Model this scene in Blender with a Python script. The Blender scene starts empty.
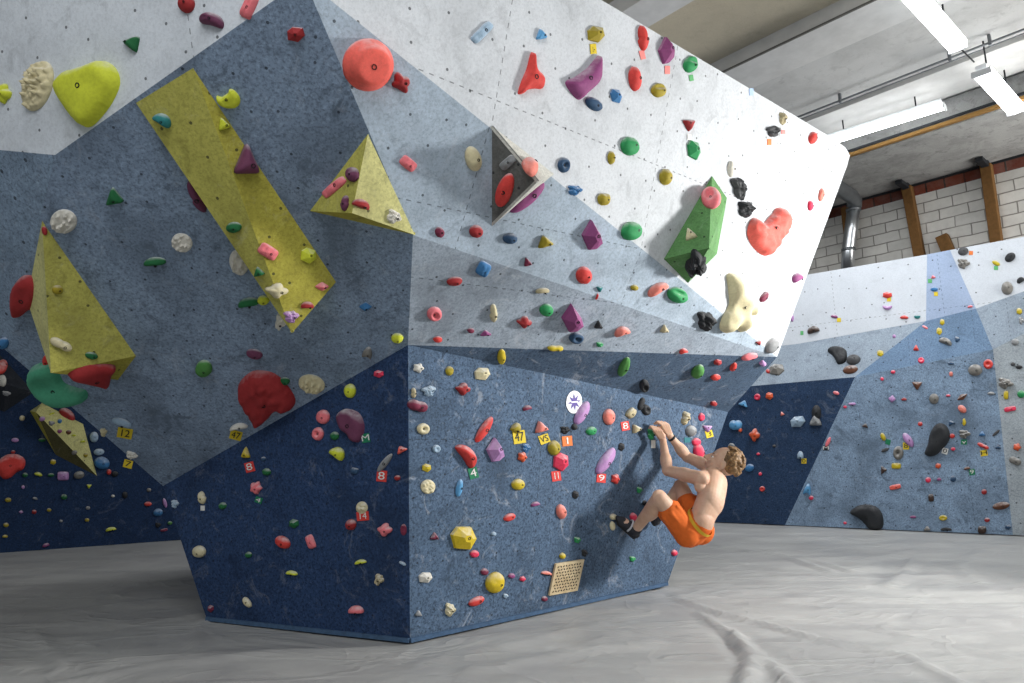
import bpy, bmesh, math, random
from mathutils import Vector, Matrix, noise
from mathutils.geometry import delaunay_2d_cdt
from mathutils.bvhtree import BVHTree
random.seed(7)
SC = bpy.context.scene
COL = SC.collection

# ------------------------------------------------------------------ camera
F = 683.0
TH = math.radians(9.44); ROLL = math.radians(1.24)
CAM = Vector((0, 0, 1.0))
FW = Vector((0, math.cos(TH), math.sin(TH)))
UP0 = Vector((0, -math.sin(TH), math.cos(TH)))
XI = math.cos(ROLL) * Vector((1, 0, 0)) - math.sin(ROLL) * UP0
YI = math.sin(ROLL) * Vector((1, 0, 0)) + math.cos(ROLL) * UP0

def ray(u, v):
    return ((u - 512) / F * XI - (v - 341.5) / F * YI + FW).normalized()

def proj(p):
    q = p - CAM; z = q.dot(FW)
    return 512 + F * q.dot(XI) / z, 341.5 - F * q.dot(YI) / z

def hit(u, v, p0, n):
    d = ray(u, v)
    return CAM + d * ((p0 - CAM).dot(n) / d.dot(n))

Z = Vector((0, 0, 1))
def onz(u, v, z=0.0): return hit(u, v, Vector((0, 0, z)), Z)

cam_data = bpy.data.cameras.new('camera')
cam_data.sensor_width = 36; cam_data.lens = 36 * F / 1024.0
cam = bpy.data.objects.new('camera', cam_data); COL.objects.link(cam)
cam.matrix_world = Matrix((
    (XI.x, YI.x, -FW.x, CAM.x), (XI.y, YI.y, -FW.y, CAM.y), (XI.z, YI.z, -FW.z, CAM.z), (0, 0, 0, 1)))
SC.camera = cam

# ------------------------------------------------------------------ materials
def lin(c):
    if isinstance(c, str):
        c = tuple(int(c[i:i + 2], 16) / 255 for i in (0, 2, 4))
    return tuple((x / 12.92 if x <= .04045 else ((x + .055) / 1.055) ** 2.4) for x in c) + (1.0,)

def newmat(name, rough=.7, spec=.3):
    m = bpy.data.materials.new(name); m.use_nodes = True
    nt = m.node_tree; b = nt.nodes['Principled BSDF']
    b.inputs['Roughness'].default_value = rough
    b.inputs['Specular IOR Level'].default_value = spec
    return m, nt, b

def nd(nt, t, **kw):
    n = nt.nodes.new(t)
    for k, v in kw.items():
        if k in n.inputs: n.inputs[k].default_value = v
        else: setattr(n, k, v)
    return n

def mth(nt, op, a, b=None, c=None, clamp=False):
    n = nt.nodes.new('ShaderNodeMath'); n.operation = op; n.use_clamp = clamp
    for i, x in enumerate((a, b, c)):
        if x is None: continue
        if isinstance(x, (int, float)): n.inputs[i].default_value = x
        else: nt.links.new(x, n.inputs[i])
    return n.outputs[0]

def mixc(nt, fac, a, b, mode='MIX'):
    n = nt.nodes.new('ShaderNodeMix'); n.data_type = 'RGBA'; n.blend_type = mode
    for s, x in ((n.inputs[0], fac), (n.inputs[6], a), (n.inputs[7], b)):
        if isinstance(x, (int, float)): s.default_value = x
        elif isinstance(x, tuple): s.default_value = x
        else: nt.links.new(x, s)
    return n.outputs[2]

def ramp(nt, x, a, b, lo=0.0, hi=1.0):
    n = nt.nodes.new('ShaderNodeMapRange')
    nt.links.new(x, n.inputs[0])
    for i, v in enumerate((a, b, lo, hi)): n.inputs[i + 1].default_value = v
    return n.outputs[0]

def noi(nt, co, scale, detail=3.0, rough=.55, dist=0.0):
    n = nd(nt, 'ShaderNodeTexNoise', Scale=scale, Detail=detail, Roughness=rough, Distortion=dist)
    nt.links.new(co, n.inputs['Vector']); return n.outputs['Fac']

def wall_mat(name, base, speck=.35, smudge=.35, chalk=.15, holes=True, seams=True, dark=None, hs=5.2, hr=.05):
    """textured climbing-wall paint: grit, dirty smudges, chalk, bolt holes and screw seams (UV in metres)"""
    m, nt, b = newmat(name, .82, .2)
    tc = nt.nodes.new('ShaderNodeTexCoord'); ob = tc.outputs['Object']; uv = tc.outputs['UV']
    base = lin(base)
    dk = lin(dark) if dark else tuple(x * .38 for x in base[:3]) + (1,)
    n1 = noi(nt, ob, 70, 3, .75)
    col = mixc(nt, ramp(nt, n1, .46, .62, 0, speck), base, dk)
    n1b = noi(nt, ob, 55, 3, .75)
    lt = tuple(min(1, x * 1.55 + .03) for x in base[:3]) + (1,)
    col = mixc(nt, ramp(nt, n1b, .54, .66, 0, speck * .6), col, lt)
    n2 = noi(nt, ob, 2.1, 5, .65, .4)
    col = mixc(nt, ramp(nt, n2, .46, .68, 0, smudge * .8), col, dk)
    n3 = noi(nt, ob, 7.5, 6, .7, .8)
    col = mixc(nt, ramp(nt, n3, .55, .70, 0, smudge), col, dk)
    n4 = noi(nt, ob, 5.0, 8, .75, 1.6)
    col = mixc(nt, ramp(nt, n4, .56, .72, 0, chalk), col, (.75, .77, .8, 1))
    if holes:
        vo = nd(nt, 'ShaderNodeTexVoronoi', Scale=hs, Randomness=.62); vo.voronoi_dimensions = '2D'
        nt.links.new(uv, vo.inputs['Vector'])
        h = mth(nt, 'LESS_THAN', vo.outputs['Distance'], hr)
        col = mixc(nt, mth(nt, 'MULTIPLY', h, .75), col, (.012, .014, .018, 1))
    if seams:
        sx = nt.nodes.new('ShaderNodeSeparateXYZ'); nt.links.new(uv, sx.inputs[0])
        def line(a, bb, per, off):
            fa = mth(nt, 'FRACT', mth(nt, 'MULTIPLY_ADD', a, 1 / per, off))
            l1 = mth(nt, 'LESS_THAN', mth(nt, 'ABSOLUTE', mth(nt, 'SUBTRACT', fa, .5)), .0028 / per)
            fb = mth(nt, 'FRACT', mth(nt, 'MULTIPLY', bb, 1 / .055))
            return mth(nt, 'MULTIPLY', l1, mth(nt, 'LESS_THAN', fb, .45))
        s = mth(nt, 'MAXIMUM', line(sx.outputs[0], sx.outputs[1], 1.22, .18), line(sx.outputs[1], sx.outputs[0], 1.22, .33))
        col = mixc(nt, mth(nt, 'MULTIPLY', s, .6), col, (.03, .035, .04, 1))
    nt.links.new(col, b.inputs['Base Color'])
    bp = nd(nt, 'ShaderNodeBump', Strength=.25, Distance=.004); nt.links.new(n1, bp.inputs['Height'])
    nt.links.new(bp.outputs[0], b.inputs['Normal'])
    return m

def hold_mat(name, hexc, chalk=.55, rough=.72, var=.35):
    """coloured polyurethane with worn chalk on what faces up"""
    m, nt, b = newmat(name, rough, .3)
    tc = nt.nodes.new('ShaderNodeTexCoord'); ob = tc.outputs['Object']
    base = lin(hexc); dk = tuple(x * .5 for x in base[:3]) + (1,)
    ch = tuple(.35 * x + .5 for x in base[:3]) + (1,)
    n1 = noi(nt, ob, 60, 4, .65)
    col = mixc(nt, ramp(nt, n1, .4, .72, 0, var), base, dk)
    ge = nt.nodes.new('ShaderNodeNewGeometry')
    sx = nt.nodes.new('ShaderNodeSeparateXYZ'); nt.links.new(ge.outputs['Normal'], sx.inputs[0])
    n2 = noi(nt, ob, 22, 4, .6)
    f = mth(nt, 'MULTIPLY', ramp(nt, sx.outputs[2], .05, .75), ramp(nt, n2, .3, .62))
    f = mth(nt, 'MULTIPLY', f, chalk, clamp=True)
    col = mixc(nt, f, col, ch)
    nt.links.new(col, b.inputs['Base Color'])
    bp = nd(nt, 'ShaderNodeBump', Strength=.3, Distance=.002); nt.links.new(noi(nt, ob, 260, 2), bp.inputs['Height'])
    nt.links.new(bp.outputs[0], b.inputs['Normal'])
    return m

def plain(name, hexc, rough=.6, spec=.3, metal=0.0, var=.2, scale=20):
    m, nt, b = newmat(name, rough, spec); b.inputs['Metallic'].default_value = metal
    tc = nt.nodes.new('ShaderNodeTexCoord'); base = lin(hexc)
    n = noi(nt, tc.outputs['Object'], scale, 4, .6)
    col = mixc(nt, ramp(nt, n, .35, .7, 0, var), base, tuple(x * .45 for x in base[:3]) + (1,))
    nt.links.new(col, b.inputs['Base Color'])
    return m

# ------------------------------------------------------------------ object helpers
def link(name, me, mat=None, parent=None, loc=None, smooth=False):
    o = bpy.data.objects.new(name, me); COL.objects.link(o)
    if mat: me.materials.append(mat)
    if loc is not None: o.location = loc
    if parent: o.parent = parent
    if smooth:
        for p in me.polygons: p.use_smooth = True
    return o

def mesh(name, verts, faces, origin=Vector((0, 0, 0))):
    me = bpy.data.meshes.new(name)
    me.from_pydata([tuple(Vector(v) - origin) for v in verts], [], faces); me.update()
    return me

def tag(o, label, cat, group=None, kind=None):
    if kind: o['kind'] = kind
    if label: o['label'] = label
    if cat: o['category'] = cat
    if group: o['group'] = group
    return o

def empty(name, loc, label, cat, group=None):
    o = bpy.data.objects.new(name, None); COL.objects.link(o); o.location = loc; o.empty_display_size = .1
    return tag(o, label, cat, group)

def box_verts(c, ax, ay, az, sx, sy, sz):
    vs = []
    for k in (-1, 1):
        for j in (-1, 1):
            for i in (-1, 1):
                vs.append(c + ax * (i * sx / 2) + ay * (j * sy / 2) + az * (k * sz / 2))
    fs = [(0, 2, 3, 1), (4, 5, 7, 6), (0, 1, 5, 4), (2, 6, 7, 3), (0, 4, 6, 2), (1, 3, 7, 5)]
    return vs, fs

def box(name, c, ax, ay, az, sx, sy, sz, mat, parent=None, bev=0.0):
    vs, fs = box_verts(Vector((0, 0, 0)), ax, ay, az, sx, sy, sz)
    me = mesh(name, vs, fs)
    if bev:
        bm = bmesh.new(); bm.from_mesh(me)
        bmesh.ops.bevel(bm, geom=bm.edges[:], offset=bev, segments=2, affect='EDGES', profile=.5)
        bm.to_mesh(me); bm.free()
    o = link(name, me, mat)
    o.location = c
    if parent: setparent(o, parent)
    return o

def setparent(o, p):
    o.parent = p
    o.location = o.location - p.location      # things here are never rotated or scaled

COLLIDE = []        # (object, world verts, faces) for ray casting
def panel(name, pts, mat, parent=None, seam=None, thick=.03, label=None):
    """flat panel of climbing-wall ply, UV in metres along the horizontal and the slope, with thickness behind"""
    n = Vector((0, 0, 0)); k = len(pts)
    for i in range(k):
        a, b = pts[i], pts[(i + 1) % k]
        n += Vector(((a.y - b.y) * (a.z + b.z), (a.z - b.z) * (a.x + b.x), (a.x - b.x) * (a.y + b.y)))
    n.normalize()
    c = sum(pts, Vector()) / k
    if n.dot(CAM - c) < 0: n = -n; pts = pts[::-1]
    hx = Z.cross(n); hx.normalize(); sl = n.cross(hx)
    verts = list(pts) + [p - n * thick for p in pts]
    faces = [tuple(range(k)), tuple(range(2 * k - 1, k - 1, -1))]
    for i in range(k):
        j = (i + 1) % k; faces.append((i, i + k, j + k, j))
    org = parent.location.copy() if parent else c
    me = mesh(name, verts, faces, org if parent else c)
    ou = ov = 0.0
    if seam:      # one upright and one level screw seam are known
        a_ = hit(*seam[0], pts[0], n); b_ = hit(*seam[1], pts[0], n)
        ou = (.5 - .18) * 1.22 - a_.dot(hx); ov = (.5 - .33) * 1.22 - b_.dot(sl)
    uvl = me.uv_layers.new(name='UVMap')
    for lp in me.loops:
        p = verts[lp.vertex_index]
        uvl.data[lp.index].uv = (p.dot(hx) + ou, p.dot(sl) + ov)
    o = link(name, me, mat)
    if parent: o.parent = parent
    else: o.location = c
    if label: o['label'] = label
    COLLIDE.append((o, list(pts), [tuple(range(k))]))
    return o, n

# ------------------------------------------------------------------ palette
WHITE = wall_mat('white wall paint', 'd0d4d8', .2, .36, .1, hs=5.0, hr=.034)
WHITE2 = wall_mat('white wall paint upper left', 'd2d8de', .2, .36, .1, hs=5.0, hr=.034)
PALE = wall_mat('pale blue wall paint', 'b0bfcd', .35, .6, .25, hr=.034)
BAND = wall_mat('light grey blue wall paint', 'a6b2bf', .45, .7, .3, hr=.034)
WEDGE = wall_mat('slate blue wall paint', '566a82', .8, .55, .35, hr=.035)
FACE1 = wall_mat('steel blue wall paint', '566b84', .95, .7, .36, hr=.035)
FACE2 = wall_mat('navy wall paint', '2e456a', .85, .7, .16, hr=.03, seams=False)
OVER = wall_mat('mid blue wall paint', '8a9db4', .7, .9, .2, hr=.034, seams=False)
OVER2 = wall_mat('greyish mid blue wall paint', '879bb0', .7, .6, .15, seams=False)
BACK = wall_mat('back of climbing wall ply', '4b5058', .2, .3, .0, holes=False, seams=False)
NAVYL = wall_mat('dark navy wall paint', '22385a', .8, .5, .1, hr=.03, hs=4)
RW_WHITE = wall_mat('far white wall paint', 'cfd5dc', .14, .14, .05, hs=4.0, hr=.035)
RW_PALE = wall_mat('far lavender blue wall paint', 'a3b4cf', .2, .2, .05, hs=4.0, hr=.035)
RW_GREY = wall_mat('far grey wall paint', '98a5b2', .45, .5, .05, hs=4, hr=.035)
RW_MID = wall_mat('far mid blue wall paint', '7089a5', .5, .35, .05, hs=4, hr=.035)
RW_SPK = wall_mat('far speckled blue wall paint', '8ba2bb', .8, .95, .1, hs=4, hr=.035)  # heavier blotches also paint the shadowy dents under holds into the colour
RW_NAVY = wall_mat('far navy wall paint', '2f4564', .8, .5, .15, hs=4, hr=.04)
RW_LGREY = wall_mat('far pale grey wall paint', 'a9b2b8', .5, .45, .05, hs=4, hr=.035)

# ------------------------------------------------------------------ the boulder
C = onz(410, 642); R = onz(667, 585); L = onz(207, 620)
D = (R - C).normalized(); NH = D.cross(Z)
def tilt(t):
    t = math.radians(t); return NH * math.cos(t) - Z * math.sin(t)
N1 = tilt(8); B = hit(408, 345, C, N1); Q = hit(728, 412, C, N1)
N2 = (L - C).cross(B - C).normalized(); M = hit(163, 486, C, N2)
N7 = tilt(17)
_d = ray(777, 357); P = CAM + _d * (5.2 / _d.y)
E = hit(304, -21, P, N7)
N3 = (M - B).cross(E - B).normalized(); A = hit(413, 235, B, N3)
N = hit(55, 155, B, N3); K = hit(8, 352, B, N3)
U0 = hit(834, 139, P, N7); U1 = hit(845, 147, P, N7); U2 = hit(850, 155, P, N7); U3 = hit(847, 166, P, N7)
zt = U0.z
# upper-left white panel: through E and N, fairly steep
en = (N - E).normalized(); n4 = en.cross(Z).normalized()
if n4.dot(CAM - E) < 0: n4 = -n4
n4 = (n4 * math.cos(math.radians(16)) - Z * math.sin(math.radians(16)))
n4 = (n4 - en * n4.dot(en)).normalized()
W = hit(0, 150, N, n4); W2 = hit(-170, 135, N, n4)
ed = n4.cross(N7); ed = ed if ed.z > 0 else -ed
G = E + ed * ((zt - E.z) / ed.z)
N5 = (W - N).cross(K - N).normalized()
K2 = hit(-170, 214, N, N5)
G2 = W2 + (G - E) * ((zt - W2.z) / (G.z - E.z))
boulder = empty('bouldering_wall', Vector((0, 4.8, 0)), 'large freestanding overhanging bouldering wall painted white, pale blue and navy on the grey mat', 'climbing wall')
def bp(name, pts, mat, label=None, seam=None): return panel(name, pts, mat, boulder, seam, label=label)[0]
PHR = {}
def regp(o, phrase): PHR[o.name] = phrase
regp(bp('steel_blue_panel', [C, R, Q, B], FACE1, 'steel blue lower panel facing right', ((545, 388), (585, 439))), 'steel blue face')
regp(bp('wedge_panel', [B, Q, P], WEDGE, 'thin dark blue wedge panel'), 'dark blue wedge')
regp(bp('band_panel', [B, P, A], BAND, 'light grey-blue triangular panel', ((564, 320), (600, 301))), 'light grey-blue band')
regp(bp('pale_panel', [A, P, E], PALE, 'pale blue panel', ((632, 275), (560, 232))), 'pale blue panel')
regp(bp('white_panel', [E, P, U3, U2, U1, U0, G], WHITE, 'big white upper panel', ((655, 172), (674, 172))), 'big white panel')
regp(bp('navy_panel', [C, B, M, L], FACE2, 'navy lower panel facing left'), 'navy face')
regp(bp('overhang_panel', [M, B, A, E, N, K], OVER, 'mid blue steep overhang'), 'blue overhang')
regp(bp('grey_blue_panel', [N, W, W2, K2, K], OVER2, 'grey-blue panel at far left'), 'far left grey-blue panel')
regp(bp('white_panel', [E, N, W, W2, G2, G], WHITE2, 'white upper left panel'), 'upper left white panel')
ring = [L, M, K, K2, W2, G2, G, U0, U2, P, Q, R]
off = Vector((.15, 2.4, 0))
vs = ring + [p + off for p in ring]; k = len(ring)
fs = [(i, (i + 1) % k, (i + 1) % k + k, i + k) for i in range(k)] + [tuple(range(k, 2 * k))]
me = mesh('plywood_backing', vs, fs, boulder.location); o = link('plywood_backing', me, BACK); o.parent = boulder

# low blue kick strip along the foot of the boulder
KICK = plain('worn blue kick strip', '4c6684', .8, .2, 0, .6, 30)
def strip(p, q, n, h=.022):
    t = .012; o_ = [p + n * .002, q + n * .002, q + n * .002 + Z * h, p + n * .002 + Z * h]
    o2 = [x + n * t for x in o_]
    me = mesh('kick_strip', o_ + o2, [(0, 3, 2, 1), (4, 5, 6, 7), (0, 1, 5, 4), (1, 2, 6, 5), (2, 3, 7, 6), (3, 0, 4, 7)], boulder.location)
    x = link('kick_strip', me, KICK); x.parent = boulder
n2o = N2 if N2.dot(CAM - C) > 0 else -N2
strip(C, R, N1); strip(L, C, n2o)

# ------------------------------------------------------------------ back walls
WRa = onz(785, 525); WRb = onz(1015, 535)
wd = (WRb - WRa); wd.z = 0; wd.normalize(); wn = wd.cross(Z)
if wn.dot(CAM - WRa) < 0: wn = -wn
def wr(u, v, o=0.0): return hit(u, v, WRa + wn * o, wn)
rw = empty('bouldering_wall', Vector((WRa.x, WRa.y, 0)), 'far right faceted bouldering wall in white, grey and blue below the brick wall', 'climbing wall')
def rp(name, pts, mat, phrase, label): regp(panel(name, pts, mat, rw, label=label)[0], phrase)
v855 = wr(855, 377, .22); v764 = wr(680, 364, .22); v785 = onz(785, 525); v926 = wr(926, 321, .0); v976 = wr(976, 308.5); v993 = wr(993, 349.5, .10)
v1013 = onz(1013, 535); vtl = wr(700, 286); vwl = wr(690, 362, .0); v927 = wr(927, 254.5); v950 = wr(950, 250)
vfl = WRa - wd * 4.2
vtl = WRa - wd * 4.0 + Z * v927.z; v780 = wr(700, 362); v764 = WRa - wd * 4.0 + Z * (v855.z - .05) + wn * .22; vflo = WRa - wd * 4.0
v1100t = wr(1150, 214); v1100m = wr(1150, 246, .0); v1100n = wr(1150, 268, .06); v1100b = v1013 + wd * 1.6 ; v1100b.z = 0
vtl.z = v927.z
rp('white_panel', [vtl, v927, v926, wr(797, 344), WRa - wd * 4.0 + Z * wr(797, 344).z], RW_WHITE, 'far white panel', 'white upper panel')
rp('lavender_panel', [v927, v950, v976, v926], RW_PALE, 'far lavender strip', 'lavender blue panel')
rp('grey_panel', [WRa - wd * 4.0 + Z * wr(797, 344).z, wr(797, 344), v926, v855, v764], RW_GREY, 'far grey panel', 'grey panel')
rp('blue_panel', [v926, v976, v993], RW_MID, 'far mid-blue panel', 'mid blue panel')
rp('blue_panel', [v926, v993, v855], RW_MID, 'far mid-blue panel', 'mid blue panel')
rp('speckled_panel', [v855, v993, v785], RW_SPK, 'far speckled wall', 'speckled blue lower panel')
rp('speckled_panel', [v993, v1013, v785], RW_SPK, 'far speckled wall', 'speckled blue lower panel')
rp('navy_panel', [v764, v855, v785, vflo], RW_NAVY, 'far navy panel', 'navy lower panel')
rp('white_panel', [v950, v1100t, v1100m, v976], RW_WHITE, 'far right white panel', 'white panel at right')
rp('grey_panel', [v976, v1100m, v1100n, v993], RW_GREY, 'far right grey panel', 'grey panel at right')
rp('pale_panel', [v993, v1100n, v1100b, v1013], RW_LGREY, 'far right pale panel', 'pale grey panel at right')
ring = [vtl, v927, v950, v1100t]
vs = ring + [p - wn * .5 for p in ring] + [Vector((p.x, p.y, 0)) - wn * .5 for p in ring]
fs = [(0, 1, 5, 4), (1, 2, 6, 5), (2, 3, 7, 6), (4, 5, 9, 8), (5, 6, 10, 9), (6, 7, 11, 10)]
o = link('plywood_backing', mesh('plywood_backing', vs, fs, rw.location), BACK); o.parent = rw

LWa = onz(0, 553); LWb = onz(180, 540); lw = (LWb - LWa); lw.z = 0; lw.normalize(); ln = lw.cross(Z)
if ln.dot(CAM - LWa) < 0: ln = -ln
lwall = empty('bouldering_wall', Vector((LWa.x, LWa.y, 0)), 'dark navy bouldering wall at the left behind the big boulder', 'climbing wall')
p0 = LWa - lw * 2.6; p1 = LWa + lw * 6.6
o, _ = panel('navy_panel', [p0, p1, p1 + Z * 3.6, p0 + Z * 3.6], NAVYL, lwall); regp(o, 'left back wall')

# ------------------------------------------------------------------ floor: grey vinyl mat with wrinkles
FOLDS = [  # polyline in photo pixels on the floor, height m, width m
    ([(662, 587), (690, 583), (725, 583)], .03, .05), ([(676, 594), (719, 597), (764, 599), (830, 597), (930, 598), (1030, 594)], .035, .07),
    ([(680, 598), (720, 611), (764, 622), (815, 637), (905, 652), (975, 690)], .03, .06), ([(733, 632), (752, 657), (743, 690)], .05, .06),
    ([(470, 668), (560, 652), (650, 640)], .02, .10), ([(800, 556), (853, 570), (872, 566)], .035, .08), ([(914, 558), (906, 572), (888, 584)], .035, .08),
    ([(700, 612), (764, 655), (800, 690)], .03, .06), ([(30, 629), (56, 652), (62, 668)], .03, .06), ([(120, 623), (180, 617), (206, 612)], .025, .06),
    ([(195, 648), (196, 632), (206, 618)], .025, .05), ([(20, 690), (150, 664), (270, 650), (400, 652)], .02, .10), ([(-10, 571), (60, 565), (130, 560)], .02, .1),
    ([(-10, 586), (90, 584), (180, 580)], .02, .1), ([(860, 611), (950, 617), (1030, 622)], .03, .08), ([(940, 541), (900, 553), (850, 562)], .03, .12),
    ([(720, 545), (790, 556), (830, 570)], .03, .08), ([(690, 600), (800, 612), (880, 627), (1030, 660)], .02, .06), ([(420, 660), (520, 640), (600, 622)], .015, .08),
    ([(985, 548), (960, 566), (975, 580)], .03, .1), ([(1030, 630), (940, 636), (880, 646)], .02, .08), ([(780, 575), (880, 577), (1000, 573)], .025, .1)]
FSEG = []
for pl, h, w in FOLDS:
    q = [onz(*p) for p in pl]
    for a, b in zip(q, q[1:]): FSEG.append((a.x, a.y, b.x, b.y, h * .55, w * .85))
def floor_h(x, y):
    z = .006 * (noise.noise(Vector((x * .9, y * 1.6, 3))) - .2) + .003 * noise.noise(Vector((x * 2.3 + y, y * 3.4, 7)))
    z += .007 * (abs(noise.noise(Vector((x * .5 + y * .25, y * 1.9 - x * .3, 1)))) - .3)
    best = {}
    for ax, ay, bx_, by_, h, w in FSEG:
        if x < min(ax, bx_) - 3 * w or x > max(ax, bx_) + 3 * w or y < min(ay, by_) - 3 * w or y > max(ay, by_) + 3 * w: continue
        dx, dy = bx_ - ax, by_ - ay; t = max(0, min(1, ((x - ax) * dx + (y - ay) * dy) / (dx * dx + dy * dy + 1e-9)))
        px, py = ax + t * dx, ay + t * dy; r = math.hypot(x - px, y - py) / w
        g = h * (math.exp(-r * r * 2.2) - .35 * math.exp(-(r - 1.4) ** 2 * 4))
        key = (h, w)
        best[key] = max(best.get(key, -1), g) if g > 0 else best.get(key, g)
    return min(.045, z + max([0] + list(best.values())) + min([0] + list(best.values()))) - .010
XS = [-9 + .12 * i for i in range(50)] + [-3 + .035 * i for i in range(230)] + [5.05 + .12 * i for i in range(25)]; ys = []; y = 1.2
while y < 13: ys.append(y); y += .028 + .010 * (y - 1.2)
ys = [-4, -2, 0, .8] + ys
vs = [(x, y, floor_h(x, y) if y > 1 else -.01) for y in ys for x in XS]; nx = len(XS)
fs = [(j * nx + i, j * nx + i + 1, (j + 1) * nx + i + 1, (j + 1) * nx + i) for j in range(len(ys) - 1) for i in range(nx - 1)]
fm, nt, b = newmat('grey vinyl crash mat', .42, .45)
tc = nt.nodes.new('ShaderNodeTexCoord'); ob = tc.outputs['Object']
mp = nt.nodes.new('ShaderNodeMapping'); nt.links.new(ob, mp.inputs[0]); mp.inputs['Scale'].default_value = (.8, 1.9, 1); mp.inputs['Rotation'].default_value = (0, 0, .25)
n1 = noi(nt, mp.outputs[0], 1.6, 6, .65, .6); n2 = noi(nt, ob, 1.1, 4, .6); n3 = noi(nt, mp.outputs[0], 14, 4, .7, .4)
col = mixc(nt, ramp(nt, n1, .35, .72), lin('a8a8a6'), lin('bcbcb9'))
col = mixc(nt, ramp(nt, n2, .45, .75, 0, .45), col, lin('8f8d90'))
col = mixc(nt, ramp(nt, n3, .58, .75, 0, .25), col, lin('cfd0ce'))
nt.links.new(col, b.inputs['Base Color'])
nt.links.new(ramp(nt, n1, .3, .7, .32, .6), b.inputs['Roughness'])
cr1 = mth(nt, 'ABSOLUTE', mth(nt, 'SUBTRACT', noi(nt, mp.outputs[0], 1.1, 3, .55, .9), .5))
cr2 = mth(nt, 'ABSOLUTE', mth(nt, 'SUBTRACT', noi(nt, ob, 1.7, 3, .5, 1.2), .5))
hgt = mth(nt, 'ADD', ramp(nt, cr1, 0, .05, 1, 0), mth(nt, 'MULTIPLY', ramp(nt, cr2, 0, .05, 1, 0), .35))
hgt = mth(nt, 'ADD', hgt, mth(nt, 'MULTIPLY', noi(nt, mp.outputs[0], 5, 5, .6, .8), .8))
bpn = nd(nt, 'ShaderNodeBump', Strength=.34, Distance=.012); nt.links.new(hgt, bpn.inputs['Height']); nt.links.new(bpn.outputs[0], b.inputs['Normal'])
flo = link('floor', mesh('floor', vs, fs), fm, smooth=True); tag(flo, None, None, kind='structure')

# ------------------------------------------------------------------ brick wall, concrete, ceiling
be = Vector((-math.sin(math.radians(42)), math.cos(math.radians(42)), 0)); bn = be.cross(Z)
pw = wr(930, 252)
if bn.dot(CAM - pw) < 0: bn = -bn
br0 = pw + Vector((ray(930, 252).x, ray(930, 252).y, 0)).normalized() * 1.5
def brk(u, v, o=0.0): return hit(u, v, br0 + bn * o, bn)
zb = brk(945, 176).z; z_rb = brk(945, 188).z
def plane_quad(name, a, b_, z0, z1, mat, kind='structure'):
    vs = [Vector((a.x, a.y, z0)), Vector((b_.x, b_.y, z0)), Vector((b_.x, b_.y, z1)), Vector((a.x, a.y, z1))]
    me = mesh(name, vs, [(0, 1, 2, 3)]); uvl = me.uv_layers.new(name='UVMap')
    ln_ = (b_ - a).length
    for lp, uvv in zip(me.loops, ((0, z0), (ln_, z0), (ln_, z1), (0, z1))): uvl.data[lp.index].uv = uvv
    o = link(name, me, mat); tag(o, None, None, kind=kind); return o
def brick_mat(name, c1, c2, mort, w, h, mort_sz=.012, bias=0.0):
    m, nt, b = newmat(name, .9, .15)
    tc = nt.nodes.new('ShaderNodeTexCoord')
    br = nd(nt, 'ShaderNodeTexBrick', Scale=1.0); br.inputs['Brick Width'].default_value = w; br.inputs['Row Height'].default_value = h
    br.inputs['Mortar Size'].default_value = mort_sz; br.inputs['Mortar Smooth'].default_value = .3; br.inputs['Bias'].default_value = bias
    br.inputs['Color1'].default_value = lin(c1); br.inputs['Color2'].default_value = lin(c2); br.inputs['Mortar'].default_value = lin(mort)
    wob = nt.nodes.new('ShaderNodeVectorMath'); wob.operation = 'MULTIPLY_ADD'
    nz = nd(nt, 'ShaderNodeTexNoise', Scale=3.5); nt.links.new(tc.outputs['UV'], nz.inputs['Vector'])
    nt.links.new(nz.outputs['Color'], wob.inputs[0]); wob.inputs[1].default_value = (.03, .03, 0); nt.links.new(tc.outputs['UV'], wob.inputs[2])
    nt.links.new(wob.outputs[0], br.inputs['Vector'])
    n = noi(nt, tc.outputs['Object'], 4, 5, .7)
    col = mixc(nt, ramp(nt, n, .4, .75, 0, .35), br.outputs['Color'], lin('8d8a84'))
    brk_n = noi(nt, tc.outputs['Object'], 1.3, 3)
    col = mixc(nt, mth(nt, 'MULTIPLY', ramp(nt, brk_n, .55, .7, 0, .6), br.outputs['Fac']), col, lin(c1))
    nt.links.new(col, b.inputs['Base Color'])
    bp_ = nd(nt, 'ShaderNodeBump', Strength=.8, Distance=.02); bp_.invert = True
    nt.links.new(br.outputs['Fac'], bp_.inputs['Height']); nt.links.new(bp_.outputs[0], b.inputs['Normal'])
    return m
WB = brick_mat('whitewashed block wall', 'd9d6cf', 'c9c7c1', '8a8680', .36, .155, .008)
RB = brick_mat('bare red brick', '7a4030', '5f3026', '3a2c28', .24, .5, .012)
ba = br0 - be * 7; bb = br0 + be * 16
plane_quad('wall_back', ba, bb, 0, z_rb, WB)
plane_quad('trim_1', ba + bn * .004, bb + bn * .004, z_rb, zb, RB)
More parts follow.
